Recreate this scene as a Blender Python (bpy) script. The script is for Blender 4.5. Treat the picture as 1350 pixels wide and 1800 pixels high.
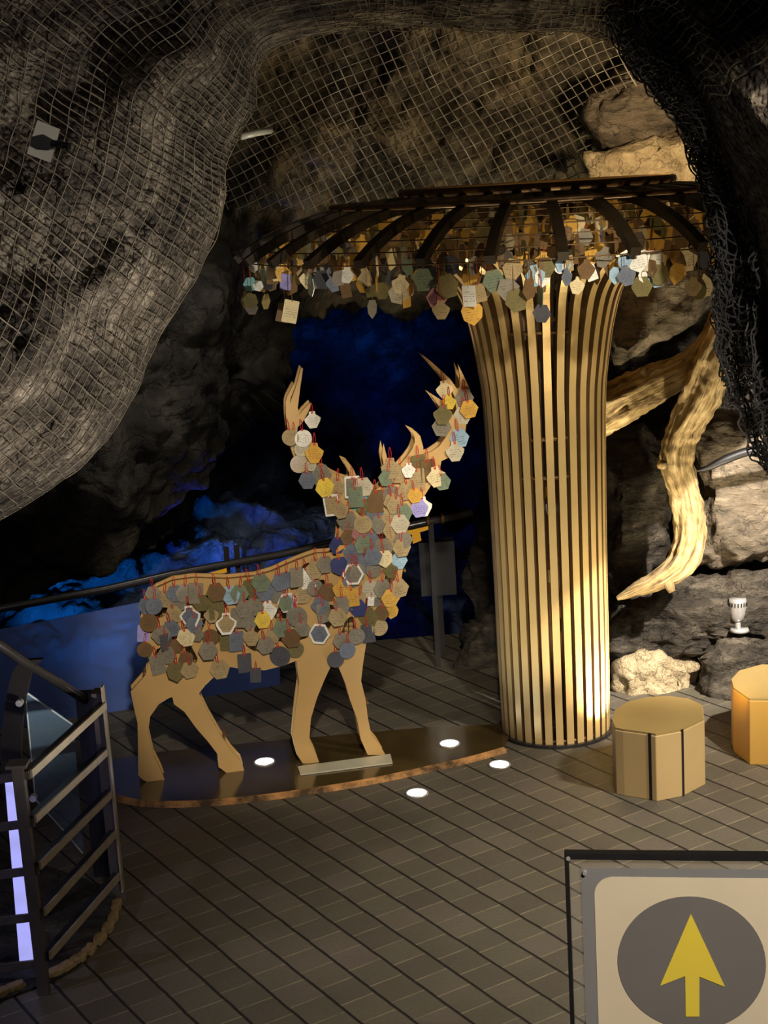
import bpy, bmesh, math, random
from mathutils import Vector, Matrix, noise
from mathutils.geometry import tessellate_polygon
random.seed(7)
for o in list(bpy.data.objects): bpy.data.objects.remove(o, do_unlink=True)
S = bpy.context.scene; COL = S.collection
PI = math.pi
# ------------------------------------------------------------------ camera
PITCH, ROLL, FPX, CH = 0.21472683, -0.05969402, 2700.0, 3.3
CX, CY = 675.0, 900.0
_cp, _sp = math.cos(PITCH), math.sin(PITCH)
_r, _f, _u = Vector((1, 0, 0)), Vector((0, _cp, -_sp)), Vector((0, _sp, _cp))
RR = math.cos(ROLL)*_r + math.sin(ROLL)*_u
UU = -math.sin(ROLL)*_r + math.cos(ROLL)*_u
FW = _f
CAM = Vector((0, 0, CH))
cd = bpy.data.cameras.new('camera'); cam = bpy.data.objects.new('camera', cd); COL.objects.link(cam)
cam.matrix_world = Matrix(((RR.x, UU.x, -FW.x, 0), (RR.y, UU.y, -FW.y, 0), (RR.z, UU.z, -FW.z, CH), (0, 0, 0, 1)))
cd.sensor_fit = 'HORIZONTAL'; cd.sensor_width = 36; cd.lens = 36*FPX/1350; cd.clip_end = 200; cd.clip_start = .05
S.camera = cam
S.view_settings.view_transform = 'Standard'; S.view_settings.look = 'None'
S.view_settings.gamma = 1; S.view_settings.exposure = 0.35; S.view_settings.use_curve_mapping = False
# ------------------------------------------------------------------ pixel helpers (photo frame 1350x1800)
def ray(x, y): return FW*FPX + RR*(x-CX) - UU*(y-CY)
def fl(x, y, z=0.0):
    d = ray(x, y); return CAM + d*((z-CH)/d.z)
def at(x, y, Y):
    d = ray(x, y); return CAM + d*(Y/d.y)
def onplane(x, y, p0, n):
    d = ray(x, y); return CAM + d*((p0-CAM).dot(n)/d.dot(n))
def pr(P):
    v = P-CAM; z = v.dot(FW); return CX+FPX*v.dot(RR)/z, CY-FPX*v.dot(UU)/z

# ------------------------------------------------------------------ world
w = bpy.data.worlds.new('world'); S.world = w; w.use_nodes = True
w.node_tree.nodes['Background'].inputs[0].default_value = (.55, .62, 1, 1)
w.node_tree.nodes['Background'].inputs[1].default_value = .006
# ------------------------------------------------------------------ lights
def spot(name, loc, target, power, color, size=60, blend=.6, radius=.05):
    l = bpy.data.lights.new(name, 'SPOT'); o = bpy.data.objects.new(name, l); COL.objects.link(o)
    l.energy = power; l.color = color; l.spot_size = math.radians(size); l.spot_blend = blend; l.shadow_soft_size = radius
    o.location = loc; o.rotation_euler = (Vector(target)-Vector(loc)).to_track_quat('-Z', 'Y').to_euler()
    return o
def point(name, loc, power, color, radius=.1):
    l = bpy.data.lights.new(name, 'POINT'); o = bpy.data.objects.new(name, l); COL.objects.link(o)
    l.energy = power; l.color = color; l.shadow_soft_size = radius; o.location = loc; return o
WARM = (1, .86, .66); WARM2 = (1, .74, .42); BLUE = (.03, .16, 1); CYAN = (.01, .38, 1); VIO = (.10, .12, 1)
spot('deer_spotlight', (.2, 1.6, 4.7), (-.45, 8.4, 1.0), 1150, (1, .88, .72), 20, .5, .10)
spot('column_spotlight', (1.9, 1.8, 4.6), (1.0, 8.6, 1.7), 1250, (1, .89, .74), 20, .6, .10)
spot('floor_spotlight', (3.1, 6.0, 3.0), (2.2, 6.8, 0), 640, (1, .90, .76), 92, 1, .15)
spot('rock_spotlight', (2.9, 5.6, 3.9), (2.2, 9.6, 1.6), 2700, (1, .90, .80), 58, .6, .06)
spot('rock_foot_fill', (2.2, 8.0, .45), (1.9, 9.6, 2.1), 120, (1, .84, .58), 75, .7, .05)  # added low fill without a fixture, brightens driftwood and rocks
spot('sign_fill_light', (1.6, .9, 4.6), (1.2, 4.2, 1.1), 850, (1, .89, .76), 45, .8, .1)  # added fill near the camera, brightens the sign board
spot('upper_left_fill', (.2, 1.6, 4.0), (-2.0, 5.8, 3.3), 95, (1, .88, .74), 60, 1, .25)  # added front fill without a fixture, lifts shadows on the left rock
spot('left_rock_spotlight', (.9, 4.6, .2), (-1.5, 6.9, 2.5), 700, (1, .93, .84), 56, 1, .10)
spot('ceiling_spotlight', (1.7, 8.6, 3.35), (1.3, 10.8, 3.5), 55, (1, .75, .45), 150, .9, .08)
# blue cave lights sunk in the pit beyond the glass barrier
def pit(px, py, Y, tx, ty, TY, pw, col, size):
    spot('pit_blue_light', at(px, py, Y), at(tx, ty, TY), pw, col, size, .8, .10)
pit(110, 1190, 10.0, 190, 990, 12.2, 190, CYAN, 60)
pit(420, 1150, 10.5, 430, 930, 13.0, 170, (.01, .15, 1), 48)
spot('cave_fill_light', (-.9, 8.9, 3.6), (-2.2, 10.6, 1.4), 55, (.9, .85, .8), 90, .9, .1)  # added fill with no fixture, lifts the dark inner left rock
pit(640, 1150, 10.8, 690, 960, 15.0, 26, (.02, .05, 1), 36)
pit(300, 1100, 10.4, 330, 590, 10.3, 60, VIO, 40)
spot('added_glass_wash', (-1.9, 7.6, 2.6), (-1.7, 9.4, .35), 45, (.45, .6, 1), 60, .9, .05)  # added cool wash with no fixture, brightens the barrier glass
spot('added_fence_wash', (-3.0, 5.2, 1.4), (-1.75, 6.2, .4), 26, (.6, .6, 1), 70, .8, .05)  # added cool lamp with no fixture, brightens the fence corner

# ------------------------------------------------------------------ materials
def srgb(r, g, b):
    f = lambda c: (c/255/12.92) if c/255 <= .04045 else ((c/255+.055)/1.055)**2.4
    return (f(r), f(g), f(b), 1)
class NT:
    def __init__(s, name):
        s.m = bpy.data.materials.new(name); s.m.use_nodes = True; s.t = s.m.node_tree
        s.b = s.t.nodes['Principled BSDF']; s.out = s.t.nodes['Material Output']
    def n(s, typ, **kw):
        nd = s.t.nodes.new(typ)
        for k, v in kw.items(): setattr(nd, k, v)
        return nd
    def l(s, a, b): s.t.links.new(a, b)
    def math(s, op, a, b=None, c=None):
        nd = s.n('ShaderNodeMath', operation=op)
        for i, v in enumerate((a, b, c)):
            if v is None: continue
            if isinstance(v, (int, float)): nd.inputs[i].default_value = v
            else: s.l(v, nd.inputs[i])
        return nd.outputs[0]
    def mix(s, f, a, b, mode='MIX'):
        nd = s.n('ShaderNodeMix', data_type='RGBA', blend_type=mode)
        for i, v in ((0, f), (6, a), (7, b)):
            if isinstance(v, (int, float, tuple)): nd.inputs[i].default_value = v
            else: s.l(v, nd.inputs[i])
        return nd.outputs[2]
    def coord(s, k='Object'): return s.n('ShaderNodeTexCoord').outputs[k]
    def noise(s, v, sc, det=4, rough=.55, dist=0):
        nd = s.n('ShaderNodeTexNoise'); s.l(v, nd.inputs['Vector'])
        nd.inputs['Scale'].default_value = sc; nd.inputs['Detail'].default_value = det
        nd.inputs['Roughness'].default_value = rough; nd.inputs['Distortion'].default_value = dist
        return nd.outputs[0]
    def ramp(s, f, stops):
        nd = s.n('ShaderNodeValToRGB'); s.l(f, nd.inputs[0]); e = nd.color_ramp.elements
        while len(e) < len(stops): e.new(.5)
        for el, (p, c) in zip(e, stops): el.position = p; el.color = c
        return nd.outputs[0]
    def bump(s, h, st, dist=.02, prev=None):
        nd = s.n('ShaderNodeBump'); nd.inputs['Strength'].default_value = st; nd.inputs['Distance'].default_value = dist
        s.l(h, nd.inputs['Height'])
        if prev is not None: s.l(prev, nd.inputs['Normal'])
        return nd.outputs[0]
    def set(s, **kw):
        for k, v in kw.items():
            s.b.inputs[k.replace('_', ' ')].default_value = v
G4 = lambda v: (v, v, v, 1)
def simple(name, col, rough=.5, metal=0, var=.18, sc=9, bump=.1, spec=.5):
    t = NT(name); v = t.coord(); f = t.noise(v, sc, 5)
    d = tuple(c*(1-var*1.6) for c in col[:3])+(1,); h = tuple(min(1, c*(1+var)) for c in col[:3])+(1,)
    t.l(t.ramp(f, [(.3, d), (.7, h)]), t.b.inputs['Base Color'])
    t.set(Roughness=rough, Metallic=metal); t.b.inputs['Specular IOR Level'].default_value = spec
    if bump: t.l(t.bump(t.noise(v, sc*6, 4), bump, .004), t.b.inputs['Normal'])
    return t.m
def rock_mat(name, dark, mid, light, sc=1.0, pebble=0.0, rough=.85, streak=None):
    t = NT(name); v = t.coord()
    if streak:
        mp = t.n('ShaderNodeMapping'); t.l(v, mp.inputs[0]); mp.inputs['Rotation'].default_value = streak; mp.inputs['Scale'].default_value = (1, 1, 3.2); vv = mp.outputs[0]
    else: vv = v
    a = t.noise(vv, 1.7*sc, 8, .62, .6); b = t.noise(vv, 7*sc, 8, .65, .3); c = t.noise(v, 45*sc, 4, .6)
    col = t.ramp(t.math('ADD', t.math('MULTIPLY', a, .6), t.math('MULTIPLY', b, .4)), [(.36, dark), (.5, mid), (.64, light)])
    crk = t.n('ShaderNodeTexVoronoi', feature='DISTANCE_TO_EDGE'); crk.inputs['Scale'].default_value = 2.6*sc
    dv = t.n('ShaderNodeVectorMath', operation='ADD'); nz = t.n('ShaderNodeTexNoise'); t.l(v, nz.inputs['Vector']); nz.inputs['Scale'].default_value = 3*sc; nz.inputs['Detail'].default_value = 6
    t.l(vv, dv.inputs[0]); t.l(nz.outputs[1], dv.inputs[1]); t.l(dv.outputs[0], crk.inputs['Vector'])
    cm = t.ramp(crk.outputs['Distance'], [(0, G4(.25)), (.035, G4(1))])
    col = t.mix(.55, col, cm, 'MULTIPLY')
    h = t.bump(a, .9, .16); h = t.bump(b, .9, .05, h); h = t.bump(c, .55, .01, h); h = t.bump(cm, .5, .03, h)
    if pebble:
        vo = t.n('ShaderNodeTexVoronoi'); vo.inputs['Scale'].default_value = pebble; t.l(v, vo.inputs['Vector'])
        vr = t.ramp(vo.outputs['Color'], [(0, G4(.35)), (1, G4(1.0))])
        col = t.mix(.85, col, vr, 'MULTIPLY')
        ve = t.ramp(vo.outputs['Distance'], [(.2, G4(1)), (.75, G4(0))])
        h = t.bump(ve, 1.0, .02, h)
    t.l(col, t.b.inputs['Base Color']); t.l(h, t.b.inputs['Normal'])
    t.set(Roughness=rough); t.b.inputs['Specular IOR Level'].default_value = .3
    return t.m
M = {}
M['rock_net'] = rock_mat('rock_under_net', srgb(30, 27, 22), srgb(96, 86, 74), srgb(180, 166, 146), 1.3, 34)
M['rock_dark'] = rock_mat('dark_rock', srgb(26, 24, 22), srgb(56, 52, 44), srgb(92, 86, 72), .8)
M['rock_wall'] = rock_mat('cave_wall_rock', srgb(46, 44, 40), srgb(100, 92, 76), srgb(160, 144, 112), .9)
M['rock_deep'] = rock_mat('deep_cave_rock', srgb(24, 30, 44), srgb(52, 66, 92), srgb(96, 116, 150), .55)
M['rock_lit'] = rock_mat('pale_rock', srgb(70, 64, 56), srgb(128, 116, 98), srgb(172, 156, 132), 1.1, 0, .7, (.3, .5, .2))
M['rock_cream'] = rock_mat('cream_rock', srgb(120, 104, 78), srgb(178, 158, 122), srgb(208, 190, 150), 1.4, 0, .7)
M['rock_grey'] = rock_mat('grey_rock', srgb(42, 38, 32), srgb(80, 73, 62), srgb(124, 114, 98), 1.3, 0, .55, (.2, .4, 0))
M['net'] = simple('net_cord', srgb(106, 96, 80), .8, 0, .3, 14, .2)
M['net_pale'] = simple('net_cord_pale', srgb(150, 142, 126), .8, 0, .3, 14, .2)
M['net_brown'] = simple('net_cord_brown', srgb(96, 84, 66), .85, 0, .3, 14, .2)
M['net_black'] = simple('net_cord_black', srgb(26, 25, 26), .8, 0, .3, 14, .2)
M['gold_paint'] = simple('gold_painted_plate', srgb(196, 158, 98), .5, .15, .06, 3, .05)
M['gold_edge'] = simple('gold_inner_board', srgb(120, 88, 48), .6, .1, .3, 30, .2)
M['gold_slat'] = simple('gold_slat', srgb(206, 176, 116), .38, .35, .06, 5, .04)
M['slat_shade'] = simple('brown_slat_shade', srgb(104, 78, 44), .5, .1, .15, 8, .1)  # brown on sides and inner faces paints the shade between slats
M['bronze'] = simple('bronze_rib', srgb(96, 70, 34), .45, .5, .15, 8, .1)
M['bronze_dark'] = simple('dark_rib', srgb(44, 34, 18), .5, .3, .15, 8, .1)
M['steel_dark'] = simple('dark_railing_paint', srgb(46, 43, 42), .28, .2, .12, 12, .08)
M['steel_grey'] = simple('grey_fence_paint', srgb(92, 84, 78), .42, .25, .12, 12, .08)
M['steel_lit_edge'] = simple('pale_lit_edge', srgb(190, 176, 152), .35, .4, .1, 20, .05)
M['silver'] = simple('brushed_silver', srgb(205, 203, 198), .35, .55, .05, 20, .02)
M['black'] = simple('black_plastic', srgb(24, 23, 24), .5, 0, .1, 20, .05)
M['white_plate'] = simple('white_plate', srgb(214, 212, 200), .5, 0, .04, 10, .02)
M['plate_grey'] = simple('grey_plate', srgb(176, 172, 150), .4, .1, .05, 10, .03)
M['yellow'] = simple('yellow_sign', srgb(240, 176, 30), .5, 0, .06, 10, .02)
M['red'] = simple('red_cord', srgb(190, 40, 36), .7, 0, .15, 60, 0)
M['stool'] = simple('stool_paint', srgb(190, 162, 112), .45, .15, .03, 4, .03)
M['stool_top'] = simple('stool_top_paint', srgb(150, 128, 78), .5, .1, .05, 4, .03)
M['stool_amber'] = simple('amber_stool_paint', srgb(196, 152, 72), .45, .15, .04, 4, .03)
M['stone_edge'] = simple('edging_stone', srgb(150, 126, 86), .8, 0, .3, 18, .5)
def wood_mat():
    t = NT('driftwood'); v = t.coord('UV'); mp = t.n('ShaderNodeMapping'); t.l(v, mp.inputs[0]); mp.inputs['Scale'].default_value = (1, 1, 1)
    sp = t.n('ShaderNodeSeparateXYZ'); t.l(v, sp.inputs[0]); cb = t.n('ShaderNodeCombineXYZ')
    t.l(t.math('MULTIPLY', sp.outputs[0], 9), cb.inputs[0]); t.l(t.math('MULTIPLY', sp.outputs[1], 1.6), cb.inputs[1])
    a = t.noise(cb.outputs[0], 3, 8, .65, .5); o = t.coord(); b = t.noise(o, 14, 6, .6)
    col = t.ramp(t.math('ADD', t.math('MULTIPLY', a, .7), t.math('MULTIPLY', b, .3)), [(.36, srgb(70, 50, 24)), (.5, srgb(168, 142, 94)), (.66, srgb(216, 196, 150))])
    t.l(col, t.b.inputs['Base Color']); h = t.bump(a, 1, .03); t.l(t.bump(b, .4, .01, h), t.b.inputs['Normal']); t.set(Roughness=.6); return t.m
M['wood'] = wood_mat()
def floor_mat():
    t = NT('stone_pavers'); v = t.coord(); sp = t.n('ShaderNodeSeparateXYZ'); t.l(v, sp.inputs[0])
    y0 = .56054447; ca, sa = math.cos(y0), math.sin(y0)
    V = t.math('ADD', t.math('MULTIPLY', sp.outputs[0], ca), t.math('MULTIPLY', sp.outputs[1], sa))
    U = t.math('ADD', t.math('MULTIPLY', sp.outputs[0], -sa), t.math('MULTIPLY', sp.outputs[1], ca))
    wob = t.noise(v, 5, 3); wb = t.math('MULTIPLY', t.math('SUBTRACT', wob, .5), .012)
    vs = t.math('DIVIDE', t.math('ADD', t.math('SUBTRACT', V, 2.606-.1746*12), wb), .1746)
    row = t.math('FLOOR', vs); vf = t.math('SUBTRACT', vs, row)
    wn = t.n('ShaderNodeTexWhiteNoise', noise_dimensions='1D'); t.l(row, wn.inputs['W'])
    us = t.math('ADD', t.math('DIVIDE', U, .1655), wn.outputs['Value'])
    cel = t.math('FLOOR', us); uf = t.math('SUBTRACT', us, cel)
    dv = t.math('MINIMUM', vf, t.math('SUBTRACT', 1, vf)); du = t.math('MINIMUM', uf, t.math('SUBTRACT', 1, uf))
    cb = t.n('ShaderNodeCombineXYZ'); t.l(row, cb.inputs[0]); t.l(cel, cb.inputs[1])
    w2 = t.n('ShaderNodeTexWhiteNoise', noise_dimensions='2D'); t.l(cb.outputs[0], w2.inputs['Vector'])
    tile = t.ramp(w2.outputs['Value'], [(0, srgb(86, 79, 68)), (.5, srgb(94, 89, 74)), (1, srgb(102, 93, 82))])
    fine = t.noise(v, 60, 5); big = t.noise(v, 2.2, 5)
    tile = t.mix(.5, tile, t.ramp(fine, [(.3, G4(.6)), (.7, G4(1.0))]), 'MULTIPLY')
    tile = t.mix(.55, tile, t.ramp(big, [(.3, G4(.62)), (.65, G4(1))]), 'MULTIPLY')
    gm = t.ramp(dv, [(.018, G4(1)), (.045, G4(0))]); jm = t.ramp(du, [(.008, G4(1)), (.03, G4(0))])
    jn = t.math('MULTIPLY', jm, t.ramp(t.noise(v, 9, 3), [(.3, G4(.15)), (.6, G4(.9))]))
    col = t.mix(jn, tile, srgb(140, 128, 98)); col = t.mix(gm, col, srgb(20, 17, 12))
    t.l(col, t.b.inputs['Base Color'])
    h = t.bump(t.math('SUBTRACT', 1, gm), .8, .012); h = t.bump(fine, .35, .004, h); h = t.bump(t.math('SUBTRACT', 1, jm), .3, .004, h)
    t.l(h, t.b.inputs['Normal']); t.set(Roughness=.62); return t.m
M['floor'] = floor_mat()
def glossy_floor():
    t = NT('dark_glossy_platform'); v = t.coord(); t.l(t.ramp(t.noise(v, 3, 5), [(.3, srgb(52, 42, 22)), (.7, srgb(76, 62, 34))]), t.b.inputs['Base Color'])
    t.set(Roughness=.16); t.l(t.bump(t.noise(v, 5, 2), .06, .01), t.b.inputs['Normal']); return t.m
M['platform'] = glossy_floor()
def rust_edge():
    t = NT('worn_platform_rim'); v = t.coord(); t.l(t.ramp(t.noise(v, 7, 6, .7), [(.38, srgb(70, 54, 34)), (.5, srgb(150, 110, 66)), (.62, srgb(196, 142, 84))]), t.b.inputs['Base Color']); t.set(Roughness=.6); return t.m
M['rim'] = rust_edge()
def glass(name, col, alpha=.35, rough=.08):
    t = NT(name); t.set(Roughness=rough); t.b.inputs['Base Color'].default_value = col
    tr = t.n('ShaderNodeBsdfTransparent'); mx = t.n('ShaderNodeMixShader')
    n_ = t.noise(t.coord(), 2.5, 4); f = t.ramp(n_, [(.3, G4(alpha*.8)), (.7, G4(min(1, alpha*1.2)))])
    t.l(f, mx.inputs[0]); t.l(tr.outputs[0], mx.inputs[1]); t.l(t.b.outputs[0], mx.inputs[2]); t.l(mx.outputs[0], t.out.inputs[0]); return t.m
M['glass'] = glass('frosted_barrier_glass', srgb(96, 122, 200), .6, .16)
M['glass_clear'] = glass('clear_panel_glass', srgb(120, 150, 175), .28, .06)
M['acrylic'] = glass('sign_acrylic', srgb(210, 205, 190), .07, .05)
M['glass_edge'] = simple('pale_glass_edge', srgb(200, 215, 210), .3, 0, .05, 10, 0)
def emis(name, col, st):
    t = NT(name); t.b.inputs['Base Color'].default_value = col; t.b.inputs['Emission Color'].default_value = col; t.b.inputs['Emission Strength'].default_value = st
    t.l(t.ramp(t.noise(t.coord(), 20, 2), [(.2, tuple(c*.9 for c in col[:3])+(1,)), (.8, col)]), t.b.inputs['Emission Color']); return t.m
M['lamp_white'] = emis('cool_lamp_lens', (.82, .9, 1, 1), 14)
M['lamp_warm'] = emis('warm_lamp_lens', (1, .78, .42, 1), 22)
def tag_mat(name, col, rough=.38, metal=0.0):
    t = NT(name); v = t.coord(); sp = t.n('ShaderNodeSeparateXYZ'); t.l(v, sp.inputs[0])
    band = t.math('GREATER_THAN', t.math('SINE', t.math('MULTIPLY', sp.outputs[2], 560)), .25)
    ox = t.n('ShaderNodeObjectInfo'); ad = t.n('ShaderNodeVectorMath', operation='ADD'); t.l(v, ad.inputs[0]); t.l(ox.outputs['Location'], ad.inputs[1])
    scr = t.math('GREATER_THAN', t.noise(ad.outputs[0], 150, 2), .52)
    ins = t.math('LESS_THAN', t.math('ABSOLUTE', sp.outputs[0]), .03)
    i2 = t.math('LESS_THAN', t.math('ABSOLUTE', t.math('ADD', sp.outputs[2], .056)), .026)
    msk = t.math('MULTIPLY', t.math('MULTIPLY', band, scr), t.math('MULTIPLY', ins, i2))
    c = t.mix(.5, col, t.ramp(t.noise(ad.outputs[0], 22, 3), [(.3, G4(.6)), (.7, G4(1))]), 'MULTIPLY')
    t.l(t.mix(t.math('MULTIPLY', msk, .55), c, (.05, .045, .06, 1)), t.b.inputs['Base Color'])
    t.set(Roughness=.24, Metallic=metal); return t.m
TC = {'grey': srgb(136, 128, 110), 'beige': srgb(172, 150, 108), 'pale': srgb(196, 186, 158), 'white': srgb(240, 236, 220),  # white also stands in for bright reflections on the glossy tags
      'blue-grey': srgb(112, 118, 128), 'light blue': srgb(160, 188, 204), 'navy': srgb(60, 66, 110), 'gold': srgb(214, 166, 74),
      'yellow': srgb(232, 200, 80), 'olive': srgb(116, 106, 66), 'brown': srgb(118, 92, 60), 'dark grey': srgb(84, 84, 88),
      'lavender': srgb(168, 160, 216), 'green-grey': srgb(122, 134, 108), 'cream': srgb(226, 208, 160), 'teal': srgb(120, 176, 170), 'pink': srgb(176, 120, 120)}
for k, c in TC.items(): M['tag_'+k] = tag_mat('tag_'+k.replace(' ', '_').replace('-', '_'), c)

# ------------------------------------------------------------------ object helpers
def link(name, bm, mat, parent=None, smooth=False, loc=None):
    me = bpy.data.meshes.new(name); bmesh.ops.recalc_face_normals(bm, faces=bm.faces); bm.to_mesh(me); bm.free()
    for m in (mat if isinstance(mat, (list, tuple)) else [mat]): me.materials.append(m)
    if smooth:
        for p in me.polygons: p.use_smooth = True
    o = bpy.data.objects.new(name, me); COL.objects.link(o)
    if loc is not None: o.location = loc
    if parent is not None:
        o.parent = parent
    return o
def tag(o, label, cat, group=None, kind=None):
    o['label'] = label; o['category'] = cat
    if group: o['group'] = group
    if kind: o['kind'] = kind
    return o
def empty(name, loc, label, cat, group=None, rz=0):
    o = bpy.data.objects.new(name, None); COL.objects.link(o); o.location = loc; o.rotation_euler = (0, 0, rz); o.empty_display_size = .1
    return tag(o, label, cat, group)
def setw(o, root):   # mesh built in world coordinates, made a child of an Empty at the thing's base
    o.parent = root; bpy.context.view_layer.update(); o.matrix_parent_inverse = root.matrix_world.inverted(); return o
def struct(o): o['kind'] = 'structure'; return o
def box(bm, c, s, rot=None, mi=0):
    r = bmesh.ops.create_cube(bm, size=1); mat = Matrix.Translation(Vector(c)) @ (rot.to_4x4() if rot else Matrix.Identity(4)) @ Matrix.Diagonal((*s, 1))
    bmesh.ops.transform(bm, matrix=mat, verts=r['verts'])
    for f in {f for v in r['verts'] for f in v.link_faces}: f.material_index = mi
    return r['verts']
def frames(pts):
    out = []; n = len(pts); ref = None
    for i in range(n):
        t = (pts[min(i+1, n-1)]-pts[max(i-1, 0)]).normalized()
        if ref is None:
            ref = Vector((0, 0, 1)) if abs(t.z) < .9 else Vector((1, 0, 0))
        s = t.cross(ref)
        if s.length < 1e-5: s = t.cross(Vector((0, 1, 0)))
        s.normalize(); ref = s.cross(t).normalized(); out.append((t, s, ref))
    return out
def tube(bm, pts, rad, seg=8, cap=True, mi=0, disp=None, uv=False):
    pts = [Vector(p) for p in pts]; fr = frames(pts); rings = []
    uvl = bm.loops.layers.uv.verify() if uv else None
    L = 0; Ls = []
    for i, p in enumerate(pts):
        if i: L += (pts[i]-pts[i-1]).length
        Ls.append(L); r = rad[i] if isinstance(rad, (list, tuple)) else rad
        t, s, u = fr[i]; ring = []
        for k in range(seg):
            a = 2*PI*k/seg; d = s*math.cos(a)+u*math.sin(a); rr = r*(disp(L, a, p+d*r) if disp else 1)
            ring.append(bm.verts.new(p+d*rr))
        rings.append(ring)
    for i in range(len(rings)-1):
        for k in range(seg):
            f = bm.faces.new((rings[i][k], rings[i][(k+1) % seg], rings[i+1][(k+1) % seg], rings[i+1][k])); f.material_index = mi
            if uv:
                uvs = ((k/seg, Ls[i]), ((k+1)/seg, Ls[i]), ((k+1)/seg, Ls[i+1]), (k/seg, Ls[i+1]))
                for lp, q in zip(f.loops, uvs): lp[uvl].uv = q
    if cap:
        bm.faces.new(rings[0][::-1]).material_index = mi; bm.faces.new(rings[-1]).material_index = mi
def cyl(bm, p, q, r1, r2=None, seg=20, mi=0): tube(bm, [Vector(p), Vector(q)], [r1, r2 if r2 is not None else r1], seg, True, mi)
def catmull(pts, n):
    pts = [tuple(p) for p in pts]; out = []
    for i in range(len(pts)-1):
        p0 = pts[max(i-1, 0)]; p1 = pts[i]; p2 = pts[i+1]; p3 = pts[min(i+2, len(pts)-1)]
        for k in range(n):
            t = k/n
            out.append(tuple(.5*((2*b)+(-a+c)*t+(2*a-5*b+4*c-d)*t*t+(-a+3*b-3*c+d)*t**3) for a, b, c, d in zip(p0, p1, p2, p3)))
    out.append(pts[-1]); return out
def extrude_poly(bm, pts3, d, mi=0):
    """pts3: list of Vectors in a plane, extruded by vector d, capped."""
    a = [bm.verts.new(p) for p in pts3]; b = [bm.verts.new(p+d) for p in pts3]; n = len(a)
    for tri in tessellate_polygon([pts3]):
        for vs in (a, b):
            try: bm.faces.new([vs[i] for i in tri]).material_index = mi
            except ValueError: pass
    for i in range(n):
        bm.faces.new((a[i], a[(i+1) % n], b[(i+1) % n], b[i])).material_index = mi
def grid_mesh(P, nu, nv):
    bm = bmesh.new(); vs = [[bm.verts.new(P[i][j]) for j in range(nv)] for i in range(nu)]
    for i in range(nu-1):
        for j in range(nv-1): bm.faces.new((vs[i][j], vs[i+1][j], vs[i+1][j+1], vs[i][j+1]))
    return bm
def fbm(p, sc, oct=5, H=.9): return noise.fractal(p*sc, H, 2.1, oct)
def ridge(p, sc, oct=5): return noise.ridged_multi_fractal(p*sc, .9, 2.1, oct, 1.0, 2.0)
def facet(p, sc):
    d, _ = noise.voronoi(p*sc); return d[1]-d[0]
def rockdisp(p, a=.25, sc=.7, seed=0):
    q = p+Vector((seed*3.1, seed*1.7, seed*2.3))
    return a*(.9*fbm(q, sc, 6)+.55*(facet(q+Vector((fbm(q, 1.3), fbm(q+Vector((9, 9, 9)), 1.3), 0))*.4, sc*1.6)-.3)+.12*fbm(q, sc*6, 4))
def surface(fn, nu, nv, disp):
    P = [[fn(i/(nu-1), j/(nv-1)) for j in range(nv)] for i in range(nu)]
    Q = [[None]*nv for _ in range(nu)]
    for i in range(nu):
        for j in range(nv):
            a = P[min(i+1, nu-1)][j]-P[max(i-1, 0)][j]; b = P[i][min(j+1, nv-1)]-P[i][max(j-1, 0)]
            n = a.cross(b); n = n.normalized() if n.length > 1e-9 else Vector((0, -1, 0))
            if n.dot(CAM-P[i][j]) < 0: n = -n
            Q[i][j] = P[i][j]+n*disp(P[i][j])
    return grid_mesh(Q, nu, nv)
def interp_grid(ctrl):
    """ctrl: rows of (px,py,Y) -> f(u,v) smooth world surface"""
    W = [[at(*c) for c in row] for row in ctrl]
    def cr(pts, t):
        n = len(pts)-1; x = t*n; i = min(int(x), n-1); t = x-i
        p0, p1, p2, p3 = pts[max(i-1, 0)], pts[i], pts[i+1], pts[min(i+2, n)]
        return .5*((2*p1)+(p2-p0)*t+(2*p0-5*p1+4*p2-p3)*t*t+(3*p1-p0-3*p2+p3)*t**3)
    return lambda u, v: cr([cr(row, v) for row in W], u)

# ------------------------------------------------------------------ structure: floor
bm = bmesh.new()
outl = [(-4.2, 3.2), (4.5, 3.2), (4.5, 10.6), (1.6, 10.9), (-.2, 10.75), (-1.1, 10.25), (-1.9, 9.75), (-2.6, 9.4), (-4.2, 8.9)]
extrude_poly(bm, [Vector((x, y, 0)) for x, y in outl], Vector((0, 0, -.3)))
struct(link('floor', bm, M['floor']))
# pit bed behind the barrier
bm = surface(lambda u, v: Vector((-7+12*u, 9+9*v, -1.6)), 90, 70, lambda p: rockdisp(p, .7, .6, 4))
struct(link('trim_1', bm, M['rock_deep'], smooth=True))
# deep back wall (concave)
def backw(u, v):
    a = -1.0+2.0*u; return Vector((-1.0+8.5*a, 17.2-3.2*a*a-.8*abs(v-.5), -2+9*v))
struct(link('wall_back', surface(backw, 170, 130, lambda p: rockdisp(p, 1.5, .42, 2)), M['rock_deep'], smooth=True))
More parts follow.
